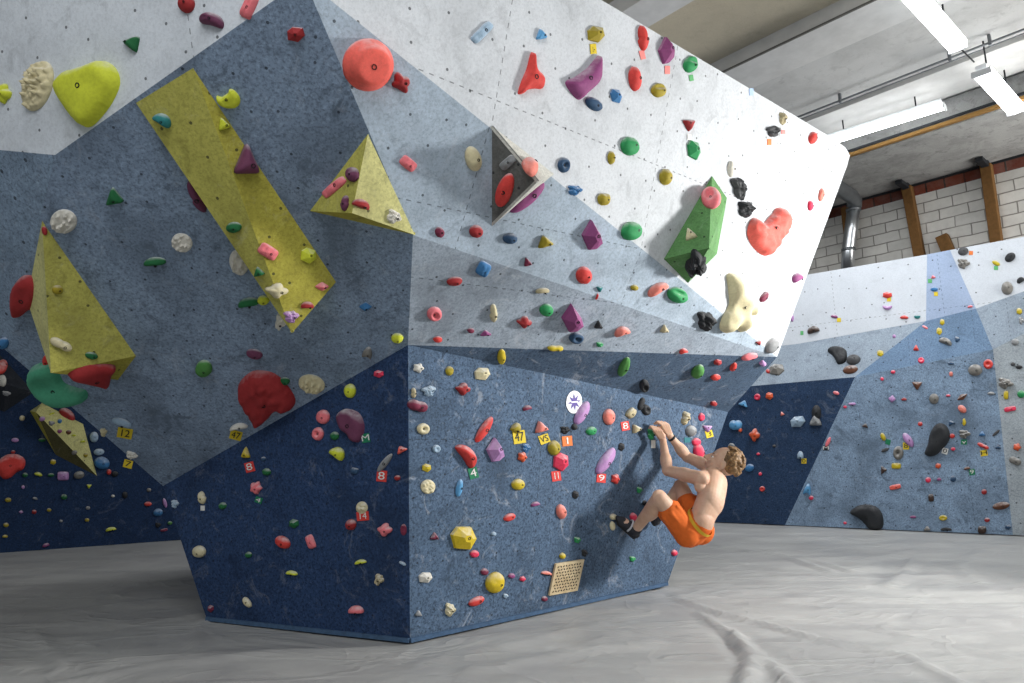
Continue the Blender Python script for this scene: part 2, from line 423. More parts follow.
# ragged whitewash edge sits on the brick band: lime drips
CONC = wall_mat('stained concrete', 'a5a5a3', .2, .75, .1, holes=False, seams=False)
CONC2 = wall_mat('grey ceiling concrete', 'c6c6c4', .08, .35, .05, holes=False, seams=False)
BEIGE = wall_mat('beige ceiling board', 'c2b8a2', .1, .2, .0, holes=False, seams=False)
BEAM = plain('off-white painted concrete beam', 'd3d2cf', .8, .2, 0, .25, 6)
SHG = plain('grey joint', '6c6a66', .8, .2)
DARK = plain('blackened steel', '23262a', .6, .4, .2, .3)
WOOD = plain('rough yellow timber', '75542f', .8, .2, 0, .5, 14)
WOODP = plain('pale pine batten', '94703f', .8, .2, 0, .35, 14)
so = (onz(935, 131, zb) - br0).dot(bn)            # how far the concrete soffit comes out
def slab(name, o0, o1, z0, z1, mat, kind='structure', a=-7, b_=16):
    p = br0 + be * a; q = br0 + be * b_
    c = (p + q) / 2 + bn * ((o0 + o1) / 2); c.z = (z0 + z1) / 2
    o = box(name, c, be, bn, Z, (q - p).length, abs(o1 - o0), abs(z1 - z0), mat); tag(o, None, None, kind=kind); return o
slab('trim_2', -.3, so, zb, zb + .35, CONC)
slab('trim_3', .0, .03, zb - .03, zb + .0, DARK)
slab('trim_4', so, so + .06, zb + .015, zb + .055, WOODP)
slab('trim_5', so + .06, so + .08, zb + .06, zb + .09, DARK)
zc = zb + .38
def coff(u, v, z): return (onz(u, v, z) - br0).dot(bn)
zr = zc - .15
r1a = coff(790, 41, zr); r1b = coff(800, 67, zr)
r2a = coff(650, 22, zr); r2b = coff(660, 4, zr)
slab('ceiling', -.5, r1b + .05, zc, zc + .2, CONC2)
slab('ceiling', r1b - .1, 14, zc + .02, zc + .2, BEIGE)
slab('trim_6', r1a, r1b, zr, zc + .03, BEAM)
slab('trim_7', r1a - .0, r1a + .02, zr - .006, zr + .012, SHG)
slab('trim_8', r2a - .05, r2a + .32, zr, zc + .03, BEAM)
# narrow joints and a slim lip on the ceiling
cj = coff(905, 88, zc); slab('trim_9', cj, cj + .014, zc - .01, zc, DARK)
cj = coff(905, 110, zc); slab('trim_10', cj, cj + .012, zc - .01, zc, DARK)
ck = coff(905, 75, zc)
slab('trim_11', cj + .05, ck - .12, zc - .05, zc + .01, BEAM)

def tube_verts(path, r, n=10, cap=True):
    vs, fs = [], []
    for i, p in enumerate(path):
        t = (path[min(i + 1, len(path) - 1)] - path[max(i - 1, 0)]).normalized()
        a = t.cross(Z) if abs(t.z) < .95 else t.cross(Vector((1, 0, 0)))
        a.normalize(); b_ = t.cross(a)
        rr = r[i] if isinstance(r, (list, tuple)) else r
        for k in range(n):
            an = 2 * math.pi * k / n; vs.append(p + a * (rr * math.cos(an)) + b_ * (rr * math.sin(an)))
    for i in range(len(path) - 1):
        for k in range(n):
            fs.append((i * n + k, i * n + (k + 1) % n, (i + 1) * n + (k + 1) % n, (i + 1) * n + k))
    if cap: fs += [tuple(range(n))[::-1], tuple(range((len(path) - 1) * n, len(path) * n))]
    return vs, fs
def tube(name, path, r, mat, parent=None, n=10):
    vs, fs = tube_verts(path, r, n)
    o = link(name, mesh(name, vs, fs, path[0]), mat, smooth=True); o.location = path[0]
    if parent: setparent(o, parent)
    return o

# timber posts on the brick, each with a black bracket running up onto the soffit
def post(top, bot, w, label, bracket=True):
    a = brk(*top, .07); b_ = brk(*bot, .07); b_ = b_ + (b_ - a).normalized() * .35
    c = (a + b_) / 2; ax = (a - b_).normalized(); side = ax.cross(bn).normalized()
    r = empty('timber_post', b_, label, 'post', 'timber posts on the brick wall')
    box('beam', c, side, bn, ax, w, .13, (a - b_).length, WOOD, r, .008)
    if bracket:
        box('bracket', a + bn * .05 + ax * .06, side, bn, ax, w * .7, .10, .22, DARK, r, .01)
        c2 = a + bn * .17; c2.z = zb - .04
        box('strut', c2, be, bn, Z, .09, .34, .06, DARK, r, .008)
    return r
post((907, 187), (919, 252), .13, 'brown timber post left of the second, black bracket on top, against white brick')
post((986, 165), (996, 237), .13, 'tallest brown timber post farthest right against the white brick wall')
post((846, 208), (848, 225), .12, 'dark yellow timber post half hidden behind the silver duct', False)
post((942, 236), (948, 250), .15, 'short timber stub poking up just above the far climbing wall', False)

# silver ventilation duct with a bend
SIL = plain('galvanised duct steel', 'c5c8ca', .28, .6, .9, .2, 8)
dr = empty('ventilation_duct', brk(849, 262, .45), 'silver ventilation duct with a bend at the top, beside the white boulder corner', 'duct')
p = [brk(847, 275, .45), brk(848.5, 250, .45), brk(851, 230, .45), brk(853.5, 210, .45)]
vs, fs = tube_verts(p, .092, 20); setparent(link('pipe', mesh('pipe', vs, fs, p[0]), SIL, None, p[0], True), dr)
el = [brk(854, 207, .45), brk(854.5, 201, .48), brk(851, 196, .62), brk(843, 191, .9), brk(832, 184, 1.25), brk(815, 173, 1.9)]
SIL2 = plain('dull duct steel', '7d8184', .45, .5, .8, .3, 8)
vs, fs = tube_verts(el, .105, 20); setparent(link('elbow', mesh('elbow', vs, fs, el[0]), SIL2, None, el[0], True), dr)
for t_, rr in ((p[3], .106), (p[1], .099)):
    vs, fs = tube_verts([t_ - Z * .02, t_ + Z * .02], rr, 20); setparent(link('collar', mesh('collar', vs, fs, t_), SIL2, None, t_, True), dr)

# ceiling conduit with hanger clips
cd0 = onz(798, 117, zc - .1); cdo = (cd0 - br0).dot(bn)
cr = empty('ceiling_conduit', cd0, 'thin grey conduit pipe running along the ceiling on small clips', 'pipe')
cp = br0 + bn * cdo; cp.z = zc - .1
tube('pipe', [cp - be * 7, cp + be * 12], .013, SIL2, cr, 8)
tube('pipe', [cp - be * 7 - bn * .14 + Z * .03, cp + be * 12 - bn * .14 + Z * .03], .006, SIL2, cr, 6)
for (u, v) in ((842, 102), (953, 62), (988, 40)):
    s = (onz(u, v, zc - .1) - cp).dot(be); q = cp + be * s
    box('clip', q - Z * .02 + Z * .05, be, bn, Z, .03, .035, .12, SIL2, cr, .006)

# fluorescent fixtures
em, nt, b = newmat('lit diffuser', .4)
b.inputs['Base Color'].default_value = (.9, .93, 1, 1); b.inputs['Emission Color'].default_value = (.93, .97, 1, 1); b.inputs['Emission Strength'].default_value = 9
HOUS = plain('white fixture housing', 'd8dadb', .5, .4, 0, .1)
def fixture(a, b_, w, label):
    c = (a + b_) / 2; ax = (b_ - a).normalized(); sd = ax.cross(Z).normalized(); l = (b_ - a).length
    r = empty('ceiling_light', c + Z * .06, label, 'ceiling light', 'long fluorescent ceiling lights')
    n = 10; vs = []; 
    prof = [(math.cos(math.pi * (1 + i / n)) * w / 2, math.sin(math.pi * (1 + i / n)) * .07) for i in range(n + 1)]
    for e_ in (-1, 1):
        for x, z in prof: vs.append(c + ax * (e_ * l / 2) + sd * x + Z * z)
    m_ = n + 1
    fs = [(i, i + 1, m_ + i + 1, m_ + i) for i in range(n)] + [tuple(range(m_))[::-1], tuple(range(m_, 2 * m_)), (0, m_, 2 * m_ - 1, n)]
    setparent(link('diffuser', mesh('diffuser', vs, fs, c), em, None, c), r)
    box('housing', c + Z * .03, ax, sd, Z, l - .02, w * .55, .07, HOUS, r, .008)
    for e_ in (-1, 1):
        box('end_cap', c + ax * (e_ * (l / 2 + .012)) - Z * .035, ax, sd, Z, .02, w * .98, .07, HOUS, r, .008)
        top = c + ax * (e_ * l * .3); hh = max(.1, zc - top.z)
        tube('hanger', [top + Z * .05, top + Z * hh], .008, DARK, r, 6)
zl = zc - .42
l1b = onz(957, 44, zl); l1a = onz(918, 0, zl); l1a = l1b + (l1a - l1b).normalized() * 1.5
fixture(l1a, l1b, .17, 'lit white fluorescent light nearest the top edge of the photo')
l2a = onz(981, 70, zl); l2b = onz(1015, 108, zl)
fixture(l2a, l2b, .18, 'lit white fluorescent light second in line, right above the brick wall')
l3a = onz(822, 142, zc - .25); l3b = onz(943, 104, zc - .25)
fixture(l3a, l3b, .15, 'long lit fluorescent light beside the top right corner of the boulder')
tube_o = tube('light_cable', [onz(958, 46, zl), onz(974, 62, zl)], .008, DARK, None, 6); tag(tube_o, 'thin dark cable linking two fluorescent ceiling lights', 'cable')

# ------------------------------------------------------------------ lamps and sky
def area(name, loc, to, size, power, colr=(1, 1, 1), sy=None, spread=180):
    l = bpy.data.lights.new(name, 'AREA'); l.energy = power; l.spread = math.radians(spread); l.color = colr; l.size = size
    if sy: l.shape = 'RECTANGLE'; l.size_y = sy
    o = bpy.data.objects.new(name, l); COL.objects.link(o); o.location = loc
    o.rotation_euler = (Vector(to) - Vector(loc)).to_track_quat('-Z', 'Y').to_euler(); return o
area('flash_softbox', (5.3, 4.1, 2.0), (1.0, 4.4, 1.7), .5, 122, (1, .985, .96), None, 110)
area('ceiling_tubes', (1.5, 6.6, zc - .5), (1.5, 6.6, 0), 6.0, 270, (.95, .97, 1), 3.0)
area('ceiling_tubes_front', (-.5, -.5, 5.2), (-1.4, 3.5, 1.8), 4.0, 265, (.95, .97, 1), 3.0)  # fill lamp added above the camera to brighten the left panels
area('ceiling_bounce', (8.2, 5.2, 3.0), (4.2, 8.2, 6.4), 3.0, 190, (1, .98, .95), None, 150)  # unseen up-light, added to brighten the ceiling and brick wall
w = bpy.data.worlds.new('world'); SC.world = w; w.use_nodes = True
w.node_tree.nodes['Background'].inputs[0].default_value = (.86, .93, 1, 1); w.node_tree.nodes['Background'].inputs[1].default_value = .31
SC.view_settings.view_transform = 'Standard'; SC.view_settings.look = 'None'

# ------------------------------------------------------------------ ray casting onto what is built
TREES = []
def addtree(o, verts, faces): TREES.append((o, BVHTree.FromPolygons([tuple(v) for v in verts], faces)))
for o_, v_, f_ in COLLIDE: addtree(o_, v_, f_)
def cast(u, v, only=None, skip=()):
    d = ray(u, v); best = None
    for o, t in TREES:
        if only and not o.name.startswith(only): continue
        if o.name in skip: continue
        loc, nrm, i, dist = t.ray_cast(CAM, d)
        if loc is not None and (best is None or dist < best[3]):
            if nrm.dot(d) > 0: nrm = -nrm
            best = (o, loc, nrm, dist)
    return best

# ------------------------------------------------------------------ plywood volumes
def vol_mat(name, c, holes=True): return wall_mat(name, c, .4, .55, .12, holes=holes, seams=False, hs=5.5, hr=.04)
YEL = vol_mat('mustard yellow volume paint', 'b9b45c'); YEL2 = vol_mat('lit yellow volume paint', 'cfcb8a')  # yellow tones differ per side: light and shade put into the colour
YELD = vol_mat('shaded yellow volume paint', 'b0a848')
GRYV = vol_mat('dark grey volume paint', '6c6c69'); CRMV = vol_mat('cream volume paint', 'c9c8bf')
GRNV = vol_mat('green volume paint', '63935a'); BLKV = vol_mat('charcoal volume paint', '34383f')
BOLT = plain('dark bolt socket', '17181a', .5, .4, .3, .1)
OLV = vol_mat('dark olive volume paint', '5c5838')  # shade on the yellow spike's dark side, painted as a darker tone
def volume(base, apex, h, mats, label, phrase, on=None):
    """pyramid of ply bolted on a panel: base corners on the panel, apex raised h metres; mats one per side"""
    cu = sum(b[0] for b in base) / len(base); cv = sum(b[1] for b in base) / len(base)
    hb = cast(*(on or (cu, cv))); pn, pp = hb[2], hb[1]
    bs = [hit(u, v, pp + pn * .001, pn) for u, v in base]; ap = hit(apex[0], apex[1], pp + pn * h, pn)
    c = sum(bs, Vector()) / len(bs)
    r = empty('wall_volume', c, label, 'climbing volume', 'pyramid volumes bolted to the walls')
    for i in range(len(bs)):
        a, b_ = bs[i], bs[(i + 1) % len(bs)]
        n = (b_ - a).cross(ap - a).normalized()
        if n.dot(ap - c + pn * .01) < 0 or n.dot((a + b_ + ap) / 3 - c - pn * h * .2) < 0: n = -n
        q = [a, b_, ap]; inner = [p - n * .012 for p in q]
        hx = Z.cross(n); hx = hx.normalized() if hx.length > 1e-3 else Vector((1, 0, 0)); sl = n.cross(hx)
        me = mesh('side', q + inner, [(0, 1, 2), (3, 5, 4), (0, 3, 4, 1), (1, 4, 5, 2), (2, 5, 3, 0)], c)
        uvl = me.uv_layers.new(name='UVMap'); allv = q + inner
        for lp in me.loops: p_ = allv[lp.vertex_index]; uvl.data[lp.index].uv = (p_.dot(hx) + i * .37, p_.dot(sl))
        if (Vector(me.polygons[0].normal)).dot(n) < 0: me.flip_normals()
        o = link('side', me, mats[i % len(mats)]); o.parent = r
        TREES.append((o, BVHTree.FromPolygons([tuple(x) for x in q], [(0, 1, 2)]))); PHR[o.name] = phrase
    return r
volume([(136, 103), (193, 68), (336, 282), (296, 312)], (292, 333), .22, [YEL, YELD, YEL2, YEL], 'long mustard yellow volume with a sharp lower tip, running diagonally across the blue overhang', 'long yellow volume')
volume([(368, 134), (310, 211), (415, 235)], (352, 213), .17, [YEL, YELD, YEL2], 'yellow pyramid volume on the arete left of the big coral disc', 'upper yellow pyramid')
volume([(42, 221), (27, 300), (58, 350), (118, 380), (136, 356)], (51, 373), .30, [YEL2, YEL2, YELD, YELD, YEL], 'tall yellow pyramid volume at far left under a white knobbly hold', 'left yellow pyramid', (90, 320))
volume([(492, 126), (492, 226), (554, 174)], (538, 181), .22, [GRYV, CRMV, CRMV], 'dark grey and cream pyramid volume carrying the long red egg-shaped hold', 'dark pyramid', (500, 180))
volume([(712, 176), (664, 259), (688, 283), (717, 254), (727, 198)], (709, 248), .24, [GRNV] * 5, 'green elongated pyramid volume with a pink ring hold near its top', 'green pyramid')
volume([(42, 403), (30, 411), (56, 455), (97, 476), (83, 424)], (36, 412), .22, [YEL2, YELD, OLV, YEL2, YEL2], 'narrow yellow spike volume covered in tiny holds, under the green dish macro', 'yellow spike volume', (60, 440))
volume([(-14, 340), (-16, 402), (4, 412), (34, 392)], (5, 384), .35, [BLKV, BLKV, BLKV, BLKV], 'charcoal pyramid volume cut by the left edge of the photo', 'charcoal volume', (2, 395))

# ------------------------------------------------------------------ holds
HC = dict(red='d8453f', dred='a02f31', coral='f2695c', pink='ef7d84', hot='e63e5d', salmon='e98576', maroon='7d3048', purple='914a7c', plum='6d3a55', lilac='b98cc0',
          yellow='c9b22c', bright='d9bd2b', neon='cfd63c', olive='a3922b', green='2f9457', dgreen='23683c', teal='2f7f80', leaf='4f8a45', mint='4fa27f',
          blue='3f79ad', sky='5fa0d0', pblue='9fb7cb', navy='33506e', white='d9d5c9', cream='d8cda6', beige='b9ad8a', grey='8d8f90', stone='7d7a74',
          dgrey='4b4c4e', black='2b2d30', brown='6b4634', dbrown='46362f', orange='e0603a')
CW = dict(red='red', dred='dark red', coral='coral red', pink='pink', hot='hot pink', salmon='salmon pink', maroon='maroon', purple='purple', plum='dark plum', lilac='lilac', yellow='yellow',
          bright='bright yellow', neon='neon yellow', olive='olive yellow', green='green', dgreen='dark green', teal='teal', leaf='pale green', mint='mint green', blue='blue', sky='sky blue', pblue='pale blue',
          navy='navy blue', white='white', cream='cream', beige='beige', grey='grey', stone='stone grey', dgrey='dark grey', black='black', brown='brown', dbrown='dark brown', orange='orange')
HM = {}
def hm(c):
    if c not in HM: HM[c] = hold_mat(CW[c] + ' hold', HC[c], chalk=.15 if c in ('black', 'dgrey') else .85)
    return HM[c]
CHALKY = hold_mat('chalk dusted white', 'cfccc6', .6)
SW = dict(oval='oval', egg='egg-shaped', drop='teardrop', bean='bean-shaped', tri='triangular', dia='faceted', slab='ribbed block', rock='rough rock-like', grape='knobbly',
          cup='ring-shaped', jug='jug', cross='four-lobed', star='star-shaped', two='double-lobed', cres='curved', frust='flat-topped round', quad='angular', heart='heart-shaped', fin='pointed', ball='round', half='half-round', poly='big')
POLY = {
    'macro_yellow': ([(-.95, .15), (-.62, .62), (-.25, .74), (0, .8), (.2, .88), (.5, .97), (.85, .75), (.98, .3), (.75, -.25), (.45, -.65), (.1, -.98), (-.2, -.95), (-.55, -.55)], .55),
    'macro_red': ([(.15, .72), (.35, .95), (.7, .98), (.97, .6), (.92, .15), (.5, -.35), (.0, -.95), (-.45, -.85), (-.85, -.45), (-1, .0), (-.8, .5), (-.55, .55), (-.3, .32)], .45),
    'strawberry': ([(-.6, .9), (-.2, .98), (.3, .85), (.72, .45), (1, -.02), (.88, -.36), (.55, -.42), (.28, -.4), (.05, -.72), (-.35, -.98), (-.62, -.6), (-.95, .0), (-.98, .5)], .5),
    'macro_cream': ([(-.62, .96), (-.1, 1), (.12, .75), (.2, .5), (.6, .32), (1, -.05), (.95, -.42), (.52, -.38), (.58, -.78), (.2, -.98), (-.15, -.8), (-.6, -.99), (-1, -.8), (-.8, -.35), (-.5, 0), (-.55, .5)], .5),
    'red_jag': ([(.0, 1), (.25, .85), (.35, .3), (.75, .0), (.98, -.3), (.85, -.75), (.3, -.75), (-.2, -.8), (-.7, -1), (-1, -.95), (-.75, -.4), (-.35, .2)], .5),
    'dish': ([(-.98, .3), (-.8, .8), (-.35, .98), (0, .7), (.2, .1), (.6, -.15), (.95, -.3), (.98, -.7), (.6, -.9), (.1, -.98), (-.4, -.75), (-.8, -.3)], .42),
    'under_red': ([(-1, .05), (-.7, .5), (-.1, .85), (.6, .98), (1, .8), (.8, .2), (.72, -.7), (.5, -.98), (.1, -.75), (-.4, -.5), (-.8, -.3)], .45),
    'purple_fin': ([(1, 1), (1, -.1), (.2, -.75), (-.3, -1), (-1, -.25), (-.4, .05), (.3, .45)], .5),
    'tongue': ([(-.9, .55), (-.5, .98), (.1, .98), (.7, .7), (1, .1), (.95, -.5), (.6, -.98), (.1, -.85), (-.15, -.5), (-.6, -.2)], .4),
    'black_wing': ([(-1, .5), (-.6, .95), (.2, 1), (.85, .65), (1, 0), (.8, -.75), (.1, -1), (-.2, -.5), (-.5, .0)], .5),
    'half_shell': ([(-1, .35), (-.5, .9), (.1, 1), (.7, .7), (1, -.1), (.9, -.95), (.2, -1), (-.1, -.6), (-.5, -.1)], .6),
    'sole': ([(-.55, -.98), (-1, -.8), (-.75, -.3), (-.6, .3), (-.2, .85), (.3, 1), (.8, .75), (1, .2), (.75, -.25), (.3, -.6), (.0, -.85)], .55),
    'bite': ([(-1, .3), (-.9, -.35), (-.4, -.85), (.5, -1), (.98, -.5), (.95, .2), (.5, .85), (.1, 1), (-.05, .6), (-.35, .35), (-.6, .2)], .5),
    'lump': ([(-1, .1), (-.7, .7), (-.1, 1), (.6, .85), (1, .3), (.8, -.4), (.3, -.6), (-.2, -.95), (-.7, -.9)], .5)}

def outline(shape, th):
    c, s = math.cos(th), math.sin(th)
    if shape in ('oval', 'ball', 'cup', 'grape', 'frust', 'jug'): return 1
    if shape == 'egg': return 1 - .12 * s - .1 * c * c
    if shape == 'drop':
        return (1 - .42 * (1 - abs(s)) * (.5 + .5 * (s > 0))) if s > 0 else 1 - .12 * abs(c)
    if shape == 'tri':
        a = (th - math.pi / 2) % (2 * math.pi / 3) - math.pi / 3
        return min(1.0, .57 / max(.3, math.cos(a)))
    if shape == 'heart': return .8 + .22 * abs(c) - .25 * (s > .8) * (s - .8) * 5 * .6
    if shape == 'slab': return (abs(c) ** 5 + abs(s) ** 5) ** -.2
    if shape in ('bean', 'cres'): return (abs(c) ** 2.4 + abs(s) ** 2.4) ** (-1 / 2.4)
    if shape == 'rock': return .86 + .13 * math.sin(3 * th + 1) + .1 * math.sin(5 * th + 2.2) + .05 * math.sin(8 * th)
    if shape == 'cross': return .84 + .15 * math.cos(4 * th + .5) + .04 * math.sin(7 * th)
    if shape == 'star': return .84 + .14 * math.cos(5 * th + .6)
    if shape == 'two': return math.sqrt(.28 + .72 * c * c)
    if shape == 'half':
        return 1 if s > -.3 else min(1, .3 / abs(s))
    if shape == 'fin':
        return (abs(c) ** 1.15 + abs(s) ** 1.15) ** (-1 / 1.15)
    return 1
FAC = {'dia': [(-.1, 1), (-1, .0), (-.35, -1), (.35, -.95), (1, -.55), (.75, .1)], 'quad': [(-.85, .6), (-.2, 1), (.9, .65), (1, -.35), (.15, -1), (-.95, -.5)]}

def smooth_poly(pts, n):
    out = []; k = len(pts); per = max(2, n // k)
    for i in range(k):
        p0, p1, p2, p3 = (Vector(pts[(i + j - 1) % k] + (0,)) for j in range(4))
        for q in range(per):
            t = q / per
            out.append(.5 * ((2 * p1) + (p2 - p0) * t + (2 * p0 - 5 * p1 + 4 * p2 - p3) * t * t + (3 * p1 - p0 - 3 * p2 + p3) * t ** 3))
    return [(p.x, p.y) for p in out]

HOLDS = []
def hold(u, v, w, h, rot, shape, colr, lm=None, poly=None, hk=None, bolt=None, only=None, name='climbing_hold'):
    """one hold: outline w x h photo pixels, turned rot degrees, sitting on whatever surface is behind (u, v)"""
    hb = cast(u, v, only)
    if hb is None: return None
    o_, P0, n, dist = hb
    pxm = (P0 - CAM).dot(FW) / F
    seed = (u * 13.7 + v * 7.3) % 97
    if hk is None and poly: hk = .3
    if hk is None: hk = {'ball': .55, 'frust': .4, 'cup': .45, 'rock': .5, 'grape': .38, 'slab': .42, 'fin': .55, 'drop': .48, 'dia': .5}.get(shape, .45)
    H = hk * min(w, h, (w + h) / 2 * .8) * pxm * (1.25 if shape in ('bean', 'cres') else 1.0)
    H = max(H, .012)
    # a hold stands proud of the wall: shift the base so the whole body lands on the pixel
    du, dv = proj(P0 + n * H); du -= u; dv -= v
    for _ in range(2):
        sf = .25 if poly else .42; hb2 = cast(u - sf * du, v - sf * dv, only)
        if hb2 and hb2[0] == o_: P0 = hb2[1]; break
        du *= .5; dv *= .5
    sh_ = .15 if poly else .45
    w = max(.6 * w, w - sh_ * abs(du)); h = max(.6 * h, h - sh_ * abs(dv))
    pu, pv = proj(P0)
    ex = hit(pu + 1, pv, P0, n) - P0; ey = hit(pu, pv - 1, P0, n) - P0
    lim = 1.7 * pxm
    if ex.length > lim: ex = ex.normalized() * lim
    if ey.length > lim: ey = ey.normalized() * lim
    ca, sa = math.cos(math.radians(rot)), math.sin(math.radians(rot))
    def base(x, y):
        if shape in ('bean', 'cres'):
            k = .5 if shape == 'bean' else .75
            y = y * (1 - .45 * min(1, k)) - k * (x * x - .45)
        X, Y = x * w / 2, y * h / 2
        return ex * (X * ca - Y * sa) + ey * (X * sa + Y * ca)
    big = max(w, h)
    detail = 36 if big >= 20 else (24 if big >= 9 else 14)
    nr = 9 if big >= 20 else (7 if big >= 9 else 4)
    if shape == 'grape' and big >= 10: detail, nr = 56, 16
    verts, faces, flat = [], [], False
    def zf(x, y, rho):
        if shape == 'frust': return H * min(1, (1 - rho) / .38) if rho < 1 else 0
        if shape == 'fin': return H * (1 - rho) ** .9
        z = H * max(0, 1 - rho ** 2.3) ** .55
        if shape == 'cup': z *= 1 - .72 * math.exp(-(rho / .42) ** 4)
        if shape == 'jug': z *= 1 - .62 * math.exp(-((x * .9) ** 2 * 1.6 + (y - .42) ** 2 / .07))
        if shape == 'slab': z *= 1 - .16 * (math.sin(x * 9) > .35)
        if shape == 'two': z *= .78 + .3 * abs(x)
        if shape == 'grape':
            d = noise.voronoi(Vector((x * w * .11 + seed, y * h * .11, seed)))[0][0]
            z *= .55 + .75 * max(0, 1 - d * 1.7)
        elif shape == 'rock': z *= .8 + .45 * noise.noise(Vector((x * 2.3 + seed, y * 2.3, 1))) + .25 * noise.noise(Vector((x * 5 + seed, y * 5, 4)))
        elif poly in ('macro_red', 'strawberry'): 
            d = noise.voronoi(Vector((x * 3.2 + seed, y * 3.2, seed)))[0]
            z *= .78 + .55 * min(.5, d[1] - d[0])
        elif poly == 'macro_cream': z *= .7 + .55 * noise.noise(Vector((x * 1.8 + 3, y * 1.8, 2))) + .25
        elif poly == 'dish': z *= 1 - .55 * math.exp(-((x + .35) ** 2 + (y - .1) ** 2) / .18)
        elif poly == 'half_shell': z *= 1 - .8 * math.exp(-((x + .3) ** 2 + (y + .35) ** 2) / .14)
        else: z *= 1 + .16 * noise.noise(Vector((x * 1.6 + seed, y * 1.6, seed)))
        return z
    if shape in FAC:
        flat = True; pts = FAC[shape]
        rings = [(1, 0), (.94, .35), (.30, 1.0)]
        for rr, zz in rings:
            for (x, y) in pts:
                verts.append(base(x * rr + (1 - rr) * .12, y * rr + (1 - rr) * .1) + n * (H * zz - (.004 if zz == 0 else 0)))
        k = len(pts)
        for r_ in range(2):
            for i in range(k): faces.append((r_ * k + i, r_ * k + (i + 1) % k, (r_ + 1) * k + (i + 1) % k, (r_ + 1) * k + i))
        faces.append(tuple(range(2 * k, 3 * k))); faces.append(tuple(range(k))[::-1])
    elif not poly:
        pts = [(math.cos(2 * math.pi * i / detail) * outline(shape, 2 * math.pi * i / detail), math.sin(2 * math.pi * i / detail) * outline(shape, 2 * math.pi * i / detail)) for i in range(detail)]
        k = len(pts); cx = sum(p[0] for p in pts) / k; cy = sum(p[1] for p in pts) / k
        for r_ in range(nr):
            rho = 1 - (r_ / nr) ** 1.25 if r_ else 1
            for (x, y) in pts:
                X, Y = cx + (x - cx) * rho, cy + (y - cy) * rho
                verts.append(base(X, Y) + n * (zf(X, Y, rho) if r_ else -.004))
        verts.append(base(cx, cy) + n * zf(cx, cy, 0))
        for r_ in range(nr - 1):
            for i in range(k): faces.append((r_ * k + i, r_ * k + (i + 1) % k, (r_ + 1) * k + (i + 1) % k, (r_ + 1) * k + i))
        for i in range(k): faces.append(((nr - 1) * k + i, (nr - 1) * k + (i + 1) % k, nr * k))
        faces.append(tuple(range(k))[::-1])
        flat = shape in ('rock',) and big > 8
    else:
        # outline filled with a grid, height grows with the distance from the rim
        ol = smooth_poly(POLY[poly][0], 48); k = len(ol)
        def rim(x, y):
            m_ = 9
            for i in range(k):
                ax, ay = ol[i]; bx_, by_ = ol[(i + 1) % k]; dx, dy = bx_ - ax, by_ - ay
                t = max(0, min(1, ((x - ax) * dx + (y - ay) * dy) / (dx * dx + dy * dy + 1e-12)))
                m_ = min(m_, (x - ax - t * dx) ** 2 + (y - ay - t * dy) ** 2)
            return math.sqrt(m_)
        def inside(x, y):
            r_ = False
            for i in range(k):
                ax, ay = ol[i]; bx_, by_ = ol[(i + 1) % k]
                if (ay > y) != (by_ > y) and x < (bx_ - ax) * (y - ay) / (by_ - ay) + ax: r_ = not r_
            return r_
        pp = [Vector(q_) for q_ in ol]; st = .09
        for j in range(-12, 13):
            for i in range(-12, 13):
                x, y = (i + .5 * (j % 2)) * st, j * st
                if inside(x, y) and rim(x, y) > .035: pp.append(Vector((x, y)))
        vo_, _, fo_, _, _, _ = delaunay_2d_cdt(pp, [(i, (i + 1) % k) for i in range(k)], [], 1, 1e-5)
        def hp_(x, y):
            d_ = min(1, rim(x, y) / .42)
            return zf(x, y, 0) * math.sqrt(max(0, 1 - (1 - d_) ** 2))
        verts = [base(q_.x, q_.y) + n * (hp_(q_.x, q_.y) if rim(q_.x, q_.y) > .01 else -.004) for q_ in vo_]
        faces = [tuple(f_) for f_ in fo_]
    if lm and max(w, h) >= 28: name = 'climbing_macro'
    me = mesh(name, verts, faces)
    o = link(name, me, hm(colr), None, P0, not flat)
    HOLDS.append(dict(o=o, u=u, v=v, w=w, h=h, shape=shape, col=colr, panel=PHR.get(o_.name, 'wall'), lm=lm))
    if poly in ('macro_yellow', 'black_wing', 'strawberry'):
        pass
    # bolt socket
    if bolt is None: bolt = big >= 10 and shape not in ('grape',)
    if bolt:
        bx, by = (.22, -.12) if shape not in ('cup', 'frust') else (0.0, 0.0)
        if poly: bx, by = sum(q_[0] for q_ in ol) / k, sum(q_[1] for q_ in ol) / k
        rho = math.hypot(bx, by)
        if shape in FAC: zz = H * 1.0; bx, by = .14, .1
        else: zz = hp_(bx, by) if poly else zf(bx, by, rho)
        e1 = ex.normalized(); e2 = n.cross(e1)
        r = max(.004, min(.010, .05 * big * pxm))
        bc = base(bx, by) + n * (zz + .001)
        bv, bf = [], []
        for rr, zz2 in ((1.2, -.008), (1.15, .0015), (.8, .0015), (.75, -.004)):
            for i in range(10):
                an = math.pi * 2 * i / 10; bv.append(bc + (e1 * math.cos(an) + e2 * math.sin(an)) * (r * rr) + n * zz2)
        for q in range(3):
            for i in range(10): bf.append((q * 10 + i, q * 10 + (i + 1) % 10, (q + 1) * 10 + (i + 1) % 10, (q + 1) * 10 + i))
        bf.append(tuple(range(30, 40)))
        bo = link('bolt', mesh('bolt', bv, bf), BOLT); bo.parent = o
    return o

